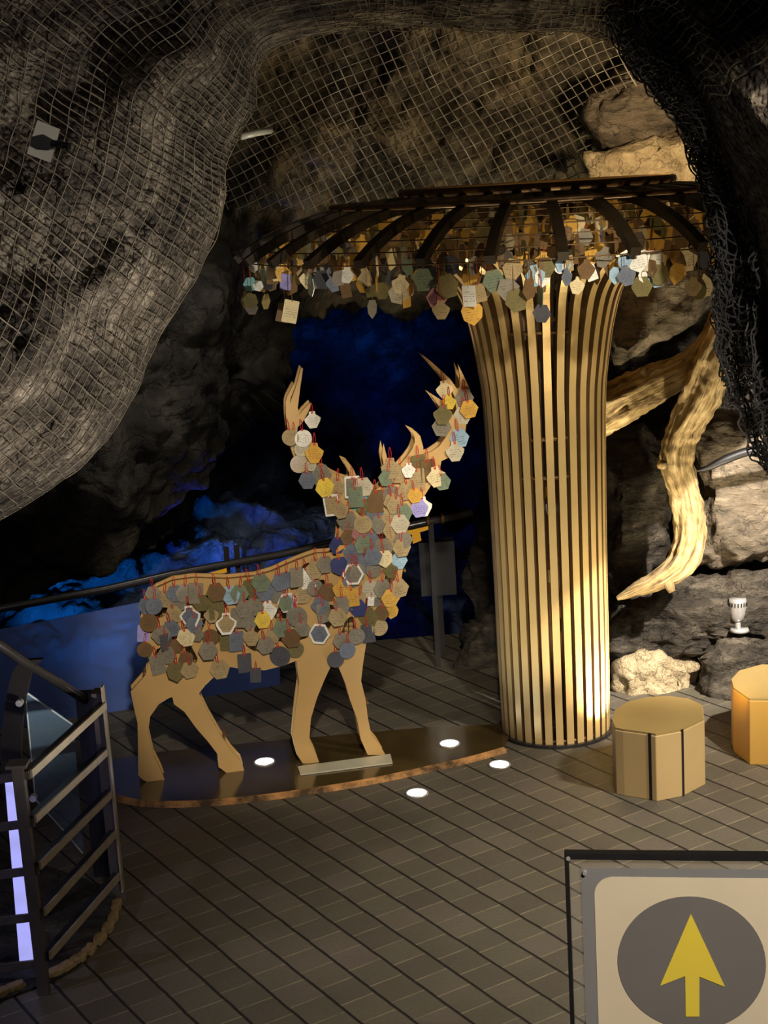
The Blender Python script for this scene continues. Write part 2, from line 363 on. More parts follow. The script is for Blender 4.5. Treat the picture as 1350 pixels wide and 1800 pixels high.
# low blue-lit mounds beyond the barrier
mound = interp_grid([[(-250, 1250, 10.6), (-250, 1120, 11.2), (-250, 980, 12.2), (-250, 860, 13.5)],
                     [(20, 1250, 10.7), (20, 1110, 11.4), (30, 1010, 12.2), (60, 960, 13.6)],
                     [(200, 1250, 10.9), (200, 1080, 11.6), (200, 960, 12.4), (215, 900, 13.8)],
                     [(350, 1250, 11.4), (350, 1040, 12.2), (340, 900, 13.2), (350, 840, 14.2)],
                     [(480, 1250, 11.8), (480, 1030, 12.8), (470, 880, 13.6), (480, 830, 14.6)],
                     [(620, 1250, 12.2), (620, 1060, 13.2), (620, 960, 14.0), (620, 900, 15.0)],
                     [(820, 1250, 12.4), (820, 1080, 13.4), (820, 1000, 14.2), (820, 940, 15.2)],
                     [(1050, 1250, 12.4), (1050, 1080, 13.4), (1050, 1000, 14.2), (1050, 940, 15.2)]])
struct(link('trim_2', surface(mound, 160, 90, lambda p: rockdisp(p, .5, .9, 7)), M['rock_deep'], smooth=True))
# brown leaning rock on the left, behind the handrail
inner = interp_grid([[(-350, 1150, 9.9), (-350, 800, 9.4), (-350, 450, 9.4), (-350, 100, 9.6)],
                     [(-120, 1080, 9.9), (-100, 800, 9.3), (-50, 450, 9.5), (0, 100, 9.7)],
                     [(20, 1045, 10.1), (90, 850, 9.6), (170, 550, 9.7), (240, 100, 10.8)],
                     [(130, 1010, 10.4), (260, 850, 10.0), (380, 600, 10.3), (420, 100, 11.6)],
                     [(215, 955, 10.8), (370, 790, 10.5), (470, 620, 10.7), (490, 100, 11.9)],
                     [(225, 940, 12.0), (375, 780, 11.8), (510, 600, 11.2), (520, 100, 12.2)],
                     [(60, 950, 13.6), (200, 800, 13.6), (380, 600, 13.0), (500, 100, 13.0)]])
struct(link('wall_left', surface(inner, 150, 130, lambda p: rockdisp(p, .35, .9, 11)), M['rock_dark'], smooth=True))
# netted wall over the cave hole, behind the canopy
upper_ctrl = [[(250, -200, 10.2), (300, 100, 10.6), (330, 350, 10.9), (350, 500, 11.4), (330, 560, 12.6), (330, 470, 14.5)],
              [(480, -200, 10.1), (480, 100, 10.6), (470, 330, 10.8), (480, 490, 11.2), (485, 560, 12.4), (480, 470, 14.5)],
              [(640, -200, 10.0), (640, 100, 10.6), (640, 330, 10.9), (640, 460, 11.2), (640, 525, 12.4), (640, 450, 14.5)],
              [(820, -200, 10.0), (820, 100, 10.4), (820, 330, 10.7), (820, 460, 11.0), (830, 520, 12.2), (830, 450, 14.5)],
              [(960, -200, 10.0), (960, 100, 10.2), (960, 300, 10.6), (960, 450, 10.8), (960, 520, 12.0), (960, 450, 14.5)],
              [(1150, -200, 9.8), (1150, 100, 10.0), (1150, 330, 10.6), (1150, 450, 10.8), (1150, 560, 11.4), (1150, 700, 12.5)],
              [(1400, -200, 9.6), (1400, 100, 9.9), (1400, 300, 10.2), (1400, 450, 10.4), (1400, 560, 10.6), (1400, 700, 10.8)]]
upper = interp_grid(upper_ctrl)
struct(link('wall_upper', surface(upper, 170, 140, lambda p: rockdisp(p, .38, 1.1, 5)), M['rock_wall'], smooth=True))
# right-hand wall
rightw = interp_grid([[(800, 1300, 10.9), (820, 1180, 11.2), (850, 1000, 11.9), (850, 700, 12.6), (840, 400, 12.6)],
                      [(880, 1310, 10.3), (900, 1180, 10.5), (920, 1000, 11.1), (930, 700, 11.5), (930, 400, 11.4)],
                      [(1090, 1290, 9.9), (1090, 1130, 10.1), (1090, 950, 10.5), (1090, 680, 10.9), (1090, 400, 10.8)],
                      [(1230, 1290, 9.75), (1230, 1130, 9.9), (1230, 950, 10.3), (1230, 680, 10.6), (1230, 400, 10.5)],
                      [(1380, 1290, 9.6), (1380, 1130, 9.8), (1380, 950, 10.0), (1380, 680, 10.2), (1380, 400, 10.2)],
                      [(1650, 1290, 9.3), (1650, 1130, 9.4), (1650, 950, 9.5), (1650, 680, 9.6), (1650, 400, 9.6)]])
struct(link('wall_right', surface(rightw, 150, 150, lambda p: rockdisp(p, .30, 1.0, 8)), M['rock_grey'], smooth=True))

# ------------------------------------------------------------------ arch of near rock (left bulge, ceiling)
ARCH = [(-150, 1010, -480, 800, 7.0), (0, 915, -380, 600, 7.1), (100, 852, -330, 450, 7.15), (175, 790, -300, 350, 7.2), (240, 690, -300, 250, 7.25), (272, 610, -300, 150, 7.3),
        (322, 530, -300, 50, 7.3), (375, 425, -300, -50, 7.35), (397, 350, -300, -120, 7.4), (397, 290, -250, -200, 7.4), (420, 240, -150, -280, 7.45), (448, 190, 0, -300, 7.5),
        (456, 120, 150, -300, 7.5), (492, 80, 300, -300, 7.5), (620, 52, 500, -320, 7.55), (750, 48, 750, -330, 7.5), (900, 55, 960, -330, 7.4), (1040, 62, 1170, -330, 7.3),
        (1115, 100, 1380, -300, 7.1), (1205, 190, 1550, -200, 6.9), (1275, 320, 1650, 0, 6.75), (1310, 450, 1650, 300, 6.7), (1345, 560, 1650, 500, 6.65), (1390, 640, 1650, 640, 6.6)]
def arch_pt(t, s, lift=0.0):
    n = len(ARCH)-1; x = t*n; i = min(int(x), n-1); f = x-i
    a, b, c, d = ARCH[max(i-1, 0)], ARCH[i], ARCH[i+1], ARCH[min(i+2, n)]
    e = [.5*((2*q)+(-p+r_)*f+(2*p-5*q+4*r_-w_)*f*f+(-p+3*q-3*r_+w_)*f**3) for p, q, r_, w_ in zip(a, b, c, d)]
    if s >= 0:
        px = e[0]+(e[2]-e[0])*s; py = e[1]+(e[3]-e[1])*s
        k = min(1, s/.75); Y = e[4]-1.25*math.sqrt(max(0, 1-(1-k)**2))-.25*s
    else:
        k = -s; px = e[0]+(e[2]-e[0])*k*.28; py = e[1]+(e[3]-e[1])*k*.28; Y = e[4]+2.2*k**.6
    return at(px, py, Y-lift)
def folds(p):
    a = p.x*.80+p.z*.60; b = -p.x*.60+p.z*.80
    n1 = noise.noise(Vector((a*.45+3, p.y*.4, b*1.35+1))); n2 = noise.noise(Vector((a*1.0+7, p.y*.6, b*3.0+5)))
    return .46*n1+.17*n2
def adisp(p, s=1.0):
    k = .18+.82*min(1, max(0, s)*3.2)
    return k*(folds(p)+.75*rockdisp(p, .26, 1.3, 3))-.03
def arch_surface():
    P = []
    for i in range(NU):
        row = []
        for j in range(NV):
            v = j/(NV-1); s_ = -1+2*v if v > .3 else -.4-(.3-v)*2
            q = arch_pt(i/(NU-1), s_); n = (CAM-q).normalized(); row.append(q+n*adisp(q, abs(s_)*.6+max(0, s_)))
        P.append(row)
    return grid_mesh(P, NU, NV)
NU, NV = 360, 190
struct(link('ceiling', arch_surface(), M['rock_net'], smooth=True))

# ------------------------------------------------------------------ netting
def wire_net(polys, r, seg=3):
    bm = bmesh.new()
    for pts in polys:
        if len(pts) > 1: tube(bm, pts, r, seg, False)
    return bm
def arch_net_polys(t0, t1, nt, s0, s1, ns, lift, jit=.012, slant=0):
    polys = []
    def pt(t, s):
        q = arch_pt(max(0, min(1, t)), s); n = (CAM-q).normalized()
        k_ = abs(s)*.6+max(0, s); d = adisp(q, k_); e_ = Vector((.16, 0, .16)); sm = (adisp(q+e_, k_)+adisp(q-e_, k_)+adisp(q+Vector((.16, 0, -.16)), k_)+adisp(q-Vector((.16, 0, -.16)), k_))/4
        return q+n*(max(d, sm+.02)+lift)+Vector((noise.noise(q*7), noise.noise(q*7+Vector((5, 5, 5))), noise.noise(q*7+Vector((8, 1, 3)))))*jit
    for i in range(nt):
        t = t0+(t1-t0)*i/(nt-1); polys.append([pt(t+slant*(s0+(s1-s0)*k/60), s0+(s1-s0)*(k/60)**1.5) for k in range(61)])
    for j in range(ns):
        s = s0+(s1-s0)*(j/(ns-1))**1.5; polys.append([pt(t0+(t1-t0)*k/220, s) for k in range(221)])
    return polys
tag(link('rock_net', wire_net(arch_net_polys(.0, .62, 66, -.03, .95, 31, .022), .0030), M['net']), 'beige cord safety net stretched over the big rock bulge at upper left', 'net')
tag(link('rock_net', wire_net(arch_net_polys(.60, .83, 44, -.03, .8, 34, .03, .03, .02), .0032), M['net_brown']), 'brown bunched cord net hanging under the cave ceiling at the top', 'net')
# net over the wall behind the canopy
def upper_surf_y(px, py):
    # invert roughly: use the control grid depth by pixel
    best = None
    v = 1+(py-100)/230 if py > 100 else max(0, (py+200)/300)
    u = [250, 480, 640, 820, 960, 1150, 1400]; k = max(0, min(5, next((i for i in range(6) if px < u[i+1]), 5))); f = (px-u[k])/(u[k+1]-u[k])
    p = upper(min(1, max(0, (k+f)/6)), min(1, v/5)); return p.y
polys = []
def keep(px, py):
    if not (370 < px < 1230 and 20 < py < 372): return False
    if px > 1020 and py > 330-1.45*(px-1020): return False
    return True
for fam in (0, 1):
    ang = math.radians(63 if fam == 0 else -24); dx, dy = math.cos(ang), math.sin(ang); nx, ny = -dy, dx
    for k in range(-60, 61):
        run = []
        for m in range(-62, 63):
            a = k*17.5; b = m*12; px = 780+nx*a+dx*b; py = 200+ny*a+dy*b
            wv = 9*noise.noise(Vector((px*.006, py*.006, fam*3))); px += wv*nx*1.2-6*math.sin(py*.012); py += wv*ny*1.2
            if keep(px, py):
                run.append(at(px, py, upper_surf_y(px, py)-.30+.05*noise.noise(Vector((px*.01, py*.01, 0)))))
            else:
                if len(run) > 2: polys.append(run)
                run = []
        if len(run) > 2: polys.append(run)
tag(link('rock_net', wire_net(polys, .0042), M['net_pale']), 'square-mesh cord net stretched over the wall behind the mushroom canopy', 'net')
# black loose net on the right: folded layers
BN = [(1060, 20, 1500), (1105, 110, 1520), (1150, 165, 1520), (1192, 215, 1520), (1222, 290, 1520), (1240, 350, 1520), (1252, 430, 1520), (1258, 500, 1520), (1256, 560, 1520), (1262, 620, 1520), (1278, 680, 1520), (1302, 740, 1500), (1322, 800, 1480), (1352, 836, 1440), (1400, 850, 1430)]
def bn_pt(t, s, layer):
    n = len(BN)-1; x = max(0, min(.9999, t))*n; i = int(x); f = x-i
    e = [BN[i][q]*(1-f)+BN[i+1][q]*f for q in range(3)]
    px = e[0]+(e[2]-e[0])*s; py = e[1]
    Y = 6.45-.5*s+.10*math.sin(s*26+t*7+layer)+.09*layer+.06*noise.noise(Vector((t*8, s*8, layer)))
    p = at(px, py, Y); return p+Vector((noise.noise(p*13+Vector((layer, 0, 0))), noise.noise(p*13+Vector((4, layer, 0)))*.5, noise.noise(p*13+Vector((0, 3, layer)))))*.035
for layer, (nt, ns, t1) in enumerate(((64, 30, 1), (70, 34, 1), (66, 36, .74), (66, 36, .70), (60, 40, .66), (60, 40, .62))):
    polys = []
    for i in range(nt): polys.append([bn_pt(t1*i/(nt-1)+.03*math.sin(s_*9+layer)*(1 if 0 < i < nt-1 else 0), s_, layer) for s_ in [k/70 for k in range(71)]])
    for j in range(ns): polys.append([bn_pt(t1*k/120, j/(ns-1)+.012*math.sin(k*.3+layer*2), layer) for k in range(121)])
    if layer == 0: allp = polys
    else: allp += polys
tag(link('hanging_net', wire_net(allp, .0042), M['net_black']), 'black netting hanging in folds down the right side in front of the canopy', 'net')
# dark rock pillar behind the black net (upper part only)
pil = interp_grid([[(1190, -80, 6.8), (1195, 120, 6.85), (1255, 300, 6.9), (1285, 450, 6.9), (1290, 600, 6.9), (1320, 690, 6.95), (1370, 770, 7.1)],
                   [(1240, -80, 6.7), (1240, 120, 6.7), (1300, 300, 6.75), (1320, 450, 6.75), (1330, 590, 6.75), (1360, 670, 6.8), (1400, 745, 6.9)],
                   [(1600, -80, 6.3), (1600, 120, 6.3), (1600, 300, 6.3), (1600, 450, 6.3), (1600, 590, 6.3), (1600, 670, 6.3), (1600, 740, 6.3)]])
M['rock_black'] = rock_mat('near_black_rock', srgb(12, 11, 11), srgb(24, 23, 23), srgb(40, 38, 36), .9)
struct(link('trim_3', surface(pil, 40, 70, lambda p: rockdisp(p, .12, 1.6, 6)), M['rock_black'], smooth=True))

# ------------------------------------------------------------------ boulders
def hull_rock(name, poly, Y, depth, mat, label, bulge=.15, disp=.05, seed=1, sc=2.2, tilt=0.0):
    """poly in photo pixels gives the visible outline at distance Y; the body has real depth behind and a bulging front."""
    bm = bmesh.new(); cx = sum(p[0] for p in poly)/len(poly); cy = sum(p[1] for p in poly)/len(poly)
    P = []
    for (x, y) in poly:
        yy = Y+tilt*(cy-y)/100
        P.append(at(x, y, yy)); P.append(at(cx+(x-cx)*.97, cy+(y-cy)*.97, yy+depth)); P.append(at(cx+(x-cx)*.62, cy+(y-cy)*.62, yy-bulge))
    P.append(at(cx, cy, Y-bulge*1.15))
    for p in P: bm.verts.new(p)
    r = bmesh.ops.convex_hull(bm, input=bm.verts)
    bmesh.ops.delete(bm, geom=[g for g in r['geom_interior'] if isinstance(g, bmesh.types.BMVert)], context='VERTS')
    bmesh.ops.subdivide_edges(bm, edges=bm.edges[:], cuts=3, use_grid_fill=True)
    bmesh.ops.triangulate(bm, faces=bm.faces[:])
    for _ in range(2):
        long_ = [e for e in bm.edges if e.calc_length() > .045]
        if long_: bmesh.ops.subdivide_edges(bm, edges=long_, cuts=1); bmesh.ops.triangulate(bm, faces=bm.faces[:])
    bmesh.ops.smooth_vert(bm, verts=bm.verts, factor=.5, use_axis_x=True, use_axis_y=True, use_axis_z=True)
    bm.normal_update()
    mv = [(v, v.normal.copy(), v.co.copy()) for v in bm.verts]
    for v, n, c in mv: v.co = c+n*rockdisp(c, disp*2.2, sc, seed)
    return tag(link(name, bm, mat, smooth=True), label, 'rock')
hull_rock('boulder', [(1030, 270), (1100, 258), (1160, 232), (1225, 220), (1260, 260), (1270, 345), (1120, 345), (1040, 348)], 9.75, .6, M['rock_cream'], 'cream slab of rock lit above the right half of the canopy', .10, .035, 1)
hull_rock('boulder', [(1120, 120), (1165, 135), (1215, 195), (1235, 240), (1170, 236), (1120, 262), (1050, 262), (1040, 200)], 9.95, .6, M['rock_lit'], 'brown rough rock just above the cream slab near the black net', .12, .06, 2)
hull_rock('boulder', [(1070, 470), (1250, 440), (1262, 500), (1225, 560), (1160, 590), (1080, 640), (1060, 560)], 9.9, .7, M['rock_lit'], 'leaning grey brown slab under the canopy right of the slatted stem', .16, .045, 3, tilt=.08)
hull_rock('boulder', [(1060, 765), (1130, 745), (1165, 800), (1180, 880), (1175, 960), (1120, 1030), (1060, 1040)], 9.8, .7, M['rock_grey'], 'dark grey boulder between the slatted stem and the curved driftwood', .18, .045, 4)
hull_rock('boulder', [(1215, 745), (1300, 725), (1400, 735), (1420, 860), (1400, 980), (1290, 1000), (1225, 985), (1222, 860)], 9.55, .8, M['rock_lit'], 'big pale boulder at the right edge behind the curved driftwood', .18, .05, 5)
hull_rock('boulder', [(1080, 1058), (1180, 1030), (1300, 1010), (1420, 1000), (1420, 1140), (1250, 1130), (1150, 1150), (1080, 1140)], 9.45, .9, M['rock_grey'], 'dark ledge of rock carrying the small silver spotlight', .12, .06, 6)
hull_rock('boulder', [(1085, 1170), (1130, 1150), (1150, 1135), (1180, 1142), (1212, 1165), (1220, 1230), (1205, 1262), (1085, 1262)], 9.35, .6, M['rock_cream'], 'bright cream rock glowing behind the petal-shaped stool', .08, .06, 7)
hull_rock('boulder', [(1215, 1150), (1290, 1120), (1400, 1110), (1420, 1200), (1400, 1300), (1290, 1292), (1225, 1290)], 9.25, .7, M['rock_grey'], 'dark jagged rock behind the amber stool at the right edge', .12, .06, 8)
hull_rock('boulder', [(812, 1110), (850, 1085), (885, 1060), (900, 1150), (900, 1240), (850, 1245), (815, 1225), (800, 1180)], 10.1, .8, M['rock_grey'], 'dim grey rock just left of the slatted stem foot', .12, .06, 9)

# ------------------------------------------------------------------ driftwood
def driftwood(ctrl, Y, label, seed=0, knobs=()):
    pts = catmull(ctrl, 14); bm = bmesh.new(); P = []; R = []
    for i, (x, y, r, dy) in enumerate(pts):
        P.append(at(x, y, Y+dy)); R.append(max(.004, r/ (FPX/((P[-1]-CAM).dot(FW)))))
    def dsp(L, a, p):
        tw = a+L*.9
        return 1+.30*noise.noise(Vector((math.cos(tw)*2.4, math.sin(tw)*2.4, L*2.2+seed)))+.14*noise.noise(Vector((math.cos(tw)*5, math.sin(tw)*5, L*5+seed)))+.12*noise.noise(Vector((math.cos(tw)*8, math.sin(tw)*8, L*2.2+seed)))+.12*noise.noise(p*24)
    tube(bm, P, R, 48, True, 0, dsp, True)
    for (i0, dxp, dyp, r) in knobs:
        b = P[i0]; e = at(*(lambda q: (q[0]+dxp, q[1]+dyp))(pr(b)), b.y-.05)
        k = r/290; mid = b.lerp(e, .6); tube(bm, [b, mid, e], [k*1.5, k, k*.75], 16, True, 0, lambda L, a, p: 1+.25*noise.noise(p*30), True)
    return tag(link('driftwood', bm, M['wood'], smooth=True), label, 'driftwood')
driftwood([(1275, 520, 14, 0), (1250, 592, 20, 0), (1205, 645, 26, 0), (1140, 680, 34, .05), (1085, 710, 38, .08), (1030, 745, 36, .1), (960, 775, 26, .15)], 9.25, 'thick gnarled driftwood limb running left behind the slatted stem', 3, ((40, -20, -26, 9),))
driftwood([(1290, 540, 22, -.1), (1262, 620, 30, -.1), (1236, 690, 34, -.05), (1200, 760, 28, 0), (1190, 810, 27, 0), (1205, 870, 27, 0), (1212, 930, 27, 0), (1196, 985, 24, 0), (1158, 1018, 17, .02), (1120, 1036, 11, .05), (1085, 1052, 4, .08)], 9.0, 'golden S-curved driftwood branch hanging down beside the boulders', 9, ((58, -32, -2, 10), (108, 12, 30, 9)))
bm = bmesh.new(); tube(bm, [at(x, y, 9.0) for x, y, _ in catmull([(1218, 828, 0), (1245, 822, 0), (1275, 808, 0), (1310, 795, 0), (1350, 788, 0), (1420, 780, 0)], 6)], [.006+.022*min(1, i/12) for i in range(31)], 8)
tag(link('dark_branch', bm, M['black'], smooth=True), 'thin dark branch crossing in front of the big pale boulder', 'branch')

# ------------------------------------------------------------------ platform under the deer
front = [(205, 1398), (260, 1408), (340, 1408), (430, 1401), (540, 1387), (650, 1369), (740, 1350), (820, 1332), (885, 1314)]
back = [(905, 1272), (760, 1278), (640, 1288), (500, 1300), (380, 1312), (280, 1322), (195, 1336)]
fpts = [fl(x, y, .025) for x, y in catmull([(a, b) for a, b in front], 6)]; bpts = [fl(x, y, .025) for x, y in catmull([(a, b) for a, b in back], 6)]
plat = empty('deer_platform', (-.6, 8.3, 0), 'low dark glossy curved platform the deer stands on', 'platform')
bm = bmesh.new(); extrude_poly(bm, fpts+bpts, Vector((0, 0, -.022))); setw(link('deck', bm, M['platform']), plat)
bm = bmesh.new()
for i in range(len(fpts)-1):
    a, b = fpts[i], fpts[i+1]; d = (b-a); nrm = Vector((d.y, -d.x, 0)).normalized()
    for q in ((a, b),):
        vs = [bm.verts.new(v) for v in (a+Vector((0, 0, .004)), b+Vector((0, 0, .004)), b+nrm*.03+Vector((0, 0, -.004)), a+nrm*.03+Vector((0, 0, -.004)), a+nrm*.03+Vector((0, 0, -.024)), b+nrm*.03+Vector((0, 0, -.024)))]
        bm.faces.new(vs[:4]); bm.faces.new((vs[3], vs[2], vs[5], vs[4]))
bmesh.ops.remove_doubles(bm, verts=bm.verts, dist=.0005)
o = setw(link('rim', bm, M['rim']), plat); o['label'] = 'worn orange-brown rim'
bm = bmesh.new(); extrude_poly(bm, [fl(x, y, .035) for x, y in ((523, 1347), (686, 1325), (690, 1340), (528, 1361))], Vector((0, 0, -.008)))
tag(link('foot_plate', bm, M['plate_grey']), 'pale grey strip plate in front of the deer front hooves', 'plate')

# ------------------------------------------------------------------ deer
A0 = fl(265, 1372, .026); B0 = fl(660, 1327, .026)
DD = (B0-A0); DD.z = 0; DD.normalize(); DN = Vector((DD.y, -DD.x, 0))      # DN points toward the camera
def dp(x, y, off=0.0): return onplane(x, y, A0+DN*off, DN)
OUT = [(243, 1362), (252, 1370), (264, 1376), (291, 1375), (284, 1356), (270, 1328), (260, 1283), (264, 1258), (279, 1237), (295, 1227), (303, 1224), (306, 1237), (324, 1250), (345, 1279), (366, 1303), (382, 1324), (384, 1347), (399, 1358), (430, 1357), (424, 1339), (407, 1320), (387, 1291), (366, 1254), (349, 1218), (360, 1204), (382, 1183), (403, 1171), (432, 1176), (465, 1177), (495, 1170), (521, 1160), (526, 1200), (521, 1237), (515, 1299), (521, 1324), (532, 1341), (561, 1341), (555, 1324), (543, 1299), (546, 1262), (557, 1225), (569, 1196), (582, 1168), (594, 1169), (607, 1200), (615, 1229), (627, 1262), (634, 1299), (646, 1326), (677, 1326), (665, 1306), (652, 1291), (646, 1262), (642, 1229), (634, 1196), (638, 1162), (643, 1130), (656, 1104), (676, 1090), (697, 1060), (706, 1010), (713, 963), (716, 925), (722, 900), (740, 880), (757, 852), (766, 840), (773, 822), (775, 810), (790, 803), (808, 786), (817, 760), (820, 735), (828, 705), (825, 684), (814, 660), (805, 642), (808, 660), (808, 680), (803, 684), (792, 668), (778, 654), (760, 638), (745, 626), (762, 645), (778, 664), (792, 682), (800, 700), (802, 722), (801, 744), (794, 726), (785, 710), (770, 700), (755, 691), (766, 706), (776, 722), (784, 742), (788, 758), (782, 770), (772, 784), (756, 795), (744, 797), (743, 785), (738, 766), (730, 758), (719, 753), (728, 765), (729, 776), (724, 790), (714, 804), (700, 820), (684, 826), (680, 806), (674, 782), (671, 800), (676, 824), (680, 840), (676, 850), (662, 860), (648, 864), (634, 858), (628, 842), (621, 825), (611, 811), (601, 807), (606, 816), (614, 830), (614, 842), (600, 838), (584, 830), (567, 818), (553, 808), (547, 794), (548, 772), (543, 770), (541, 790), (539, 806), (530, 800), (524, 783), (521, 762), (523, 750), (530, 744), (539, 728), (547, 710), (545, 708), (533, 720), (526, 731), (523, 716), (526, 690), (532, 648), (529, 646), (520, 680), (511, 705), (508, 714), (510, 700), (519, 677), (516, 675), (505, 696), (502, 706), (502, 724), (505, 752), (510, 783), (517, 805), (531, 824), (548, 843), (565, 857), (585, 868), (573, 880), (572, 894), (588, 898), (600, 900), (602, 918), (595, 930), (593, 949), (592, 970), (574, 972), (556, 973), (536, 980), (508, 991), (480, 1004), (450, 1013), (400, 1018), (341, 1016), (304, 1021), (275, 1034), (256, 1052), (247, 1084), (251, 1125), (262, 1160), (256, 1186), (230, 1215), (236, 1245), (242, 1270), (243, 1312)]
def ell(cx, cy, a, b, rot=0, n=14, wob=.12, sd=0):
    r = []
    for k in range(n):
        t = 2*PI*k/n; q = 1+wob*math.sin(3*t+sd)+wob*.6*math.sin(5*t+sd*2); x = a*q*math.cos(t); y = b*q*math.sin(t); c, s = math.cos(rot), math.sin(rot)
        r.append((cx+x*c-y*s, cy+x*s+y*c))
    return r
HOLES = [ell(283, 1065, 14, 24, .3, sd=1), ell(325, 1050, 16, 18, -.3, sd=2), ell(305, 1110, 13, 24, -.4, sd=3), ell(348, 1095, 13, 22, .2, sd=4), ell(285, 1150, 12, 18, .2, sd=5), ell(335, 1150, 9, 20, -.35, sd=6), ell(380, 1060, 16, 22, -.2, sd=7), ell(395, 1110, 15, 22, .4, sd=8), ell(425, 1050, 15, 18, .3, sd=9), ell(447, 1092, 18, 19, 0, sd=10), ell(480, 1040, 17, 15, -.2, sd=11), ell(500, 1078, 16, 22, .2, sd=12), ell(512, 1120, 24, 9, -.1, sd=13), ell(545, 1000, 18, 11, -.1, sd=14), ell(455, 1135, 24, 9, .05, sd=15), ell(575, 1085, 12, 26, .15, sd=16), ell(560, 1030, 10, 14, .5, sd=17), ell(610, 1035, 16, 20, -.5, sd=18), ell(640, 985, 16, 24, .1, sd=19), ell(612, 1105, 11, 22, .35, sd=20), ell(650, 1050, 15, 18, 0, sd=21), ell(684, 1020, 9, 16, .1, sd=22), ell(625, 930, 14, 16, 0, sd=23), ell(672, 935, 13, 18, 0, sd=24), ell(660, 893, 12, 9, 0, sd=25), ell(690, 965, 8, 15, 0, sd=26)]
def plate(name, off, th, mat, holes, parent):
    cu = bpy.data.curves.new(name, 'CURVE'); cu.dimensions = '2D'; cu.fill_mode = 'BOTH'; cu.extrude = th/2; cu.bevel_depth = .0015; cu.bevel_resolution = 0
    for poly in [OUT]+holes:
        q = []
        for x, y in poly:
            P = dp(x, y, 0.0)-A0; q.append((P.dot(DD), P.z))
        # densify outline slightly with catmull smoothing
        if poly is OUT: pass
        sp = cu.splines.new('POLY'); sp.points.add(len(q)-1)
        for pt_, (a, b) in zip(sp.points, q): pt_.co = (a, b, 0, 1)
        sp.use_cyclic_u = True
    tmp = bpy.data.objects.new(name+'_tmp', cu); COL.objects.link(tmp)
    me = bpy.data.meshes.new_from_object(tmp); bpy.data.objects.remove(tmp, do_unlink=True)
    o = bpy.data.objects.new(name, me); me.name = name; me.materials.clear(); me.materials.append(mat); COL.objects.link(o)
    mtx = Matrix(((DD.x, 0, -DD.y*-1*-1, 0), (0, 0, 0, 0), (0, 0, 0, 0), (0, 0, 0, 1)))
    # local x -> DD, local y -> world z, local z -> DN
    mtx = Matrix(((DD.x, 0, DN.x, A0.x+DN.x*off), (DD.y, 0, DN.y, A0.y+DN.y*off), (0, 1, 0, A0.z), (0, 0, 0, 1)))
    me.transform(mtx)
    return setw(o, parent)
dbase = fl(455, 1350, .026)
deer = empty('deer_sculpture', dbase, 'gold cut-out stag sculpture with big antlers, covered in hanging message tags', 'deer sculpture')
plate('front_plate', 0.0, .016, M['gold_paint'], HOLES, deer)
plate('back_plate', -.11, .016, M['gold_paint'], [], deer)
bm = bmesh.new()    # brown spacer boards along the back between both plates
spine = [(262, 1050), (275, 1036), (304, 1023), (341, 1018), (400, 1020), (450, 1015), (480, 1006), (508, 993), (536, 982), (556, 975), (590, 973)]
sp3 = [dp(x, y+2, -.012) for x, y in spine]
for a, b in zip(sp3[:-1], sp3[1:]):
    vs = [bm.verts.new(v) for v in (a, b, b-DN*.09, a-DN*.09)]; lo = [bm.verts.new(v.co+Vector((0, 0, -.02))) for v in vs]
    bm.faces.new(vs); bm.faces.new(lo[::-1])
    for k in range(4): bm.faces.new((vs[k], vs[(k+1) % 4], lo[(k+1) % 4], lo[k]))
o = setw(link('spacer_board', bm, M['gold_edge']), deer); o['label'] = 'rough brown board between the two plates along the back'
for (x, y) in ((250, 1180), (530, 1210), (640, 1230), (390, 1290), (705, 1000), (515, 790), (812, 770), (268, 1340), (540, 1310)):
    bm = bmesh.new(); c = dp(x+4, y, -.055); cyl(bm, c+DN*.047, c-DN*.047, .008, None, 10); setw(link('spacer_pin', bm, M['gold_edge']), deer)
# wire mesh seen through the openings
bm = bmesh.new()
rm = Matrix((DD, DN, Vector((0, 0, 1)))).transposed()
inside = [(x, y) for x, y in OUT]
def pin(x, y, poly=OUT):
    c = False; n = len(poly)
    for i in range(n):
        x1, y1 = poly[i]; x2, y2 = poly[i-1]
        if (y1 > y) != (y2 > y) and x < (x2-x1)*(y-y1)/(y2-y1)+x1: c = not c
    return c
def wire_runs(pts):
    run = []
    for x, y in pts:
        if pin(x, y) and 1000 < y+ (0 if x < 590 else 200) and y < 1165 and y > (1020 if x < 480 else 985 if x < 590 else 870): run.append(dp(x, y, -.03))
        else:
            if len(run) > 1: tube(bm, run, .002, 3, False)
            run = []
    if len(run) > 1: tube(bm, run, .002, 3, False)
for k in range(0, 60): wire_runs([(245+k*8, y) for y in range(870, 1170, 6)])
for k in range(0, 40): wire_runs([(x, 870+k*8) for x in range(245, 725, 6)])
setw(link('wire_mesh', bm, M['bronze_dark']), deer)

# ------------------------------------------------------------------ tags
def tag_outline(shape):
    W = .046
    if shape == 'c': return [(W*math.sin(2*PI*k/20), -.054+W*math.cos(2*PI*k/20)) for k in range(20)]
    if shape == 'r': return [(-.033, 0), (.033, 0), (.036, -.004), (.036, -.100), (.033, -.104), (-.033, -.104), (-.036, -.100), (-.036, -.004)]
    if shape == 'h': return [(-.024, -.002), (.024, -.002), (.050, -.048), (.024, -.094), (-.024, -.094), (-.050, -.048)]
    if shape == 'b': return [(-.017, 0), (.017, 0), (.019, -.018), (.048, -.042), (.044, -.060), (.020, -.100), (-.020, -.100), (-.044, -.060), (-.048, -.042), (-.019, -.018)]
    if shape == 'p': return [(-.030, -.002), (.030, -.002), (.047, -.030), (.040, -.072), (0, -.102), (-.040, -.072), (-.047, -.030)]
SH = {'c': 'round', 'r': 'rectangular', 'h': 'hexagonal', 'b': 'bottle-shaped', 'p': 'shield-shaped'}
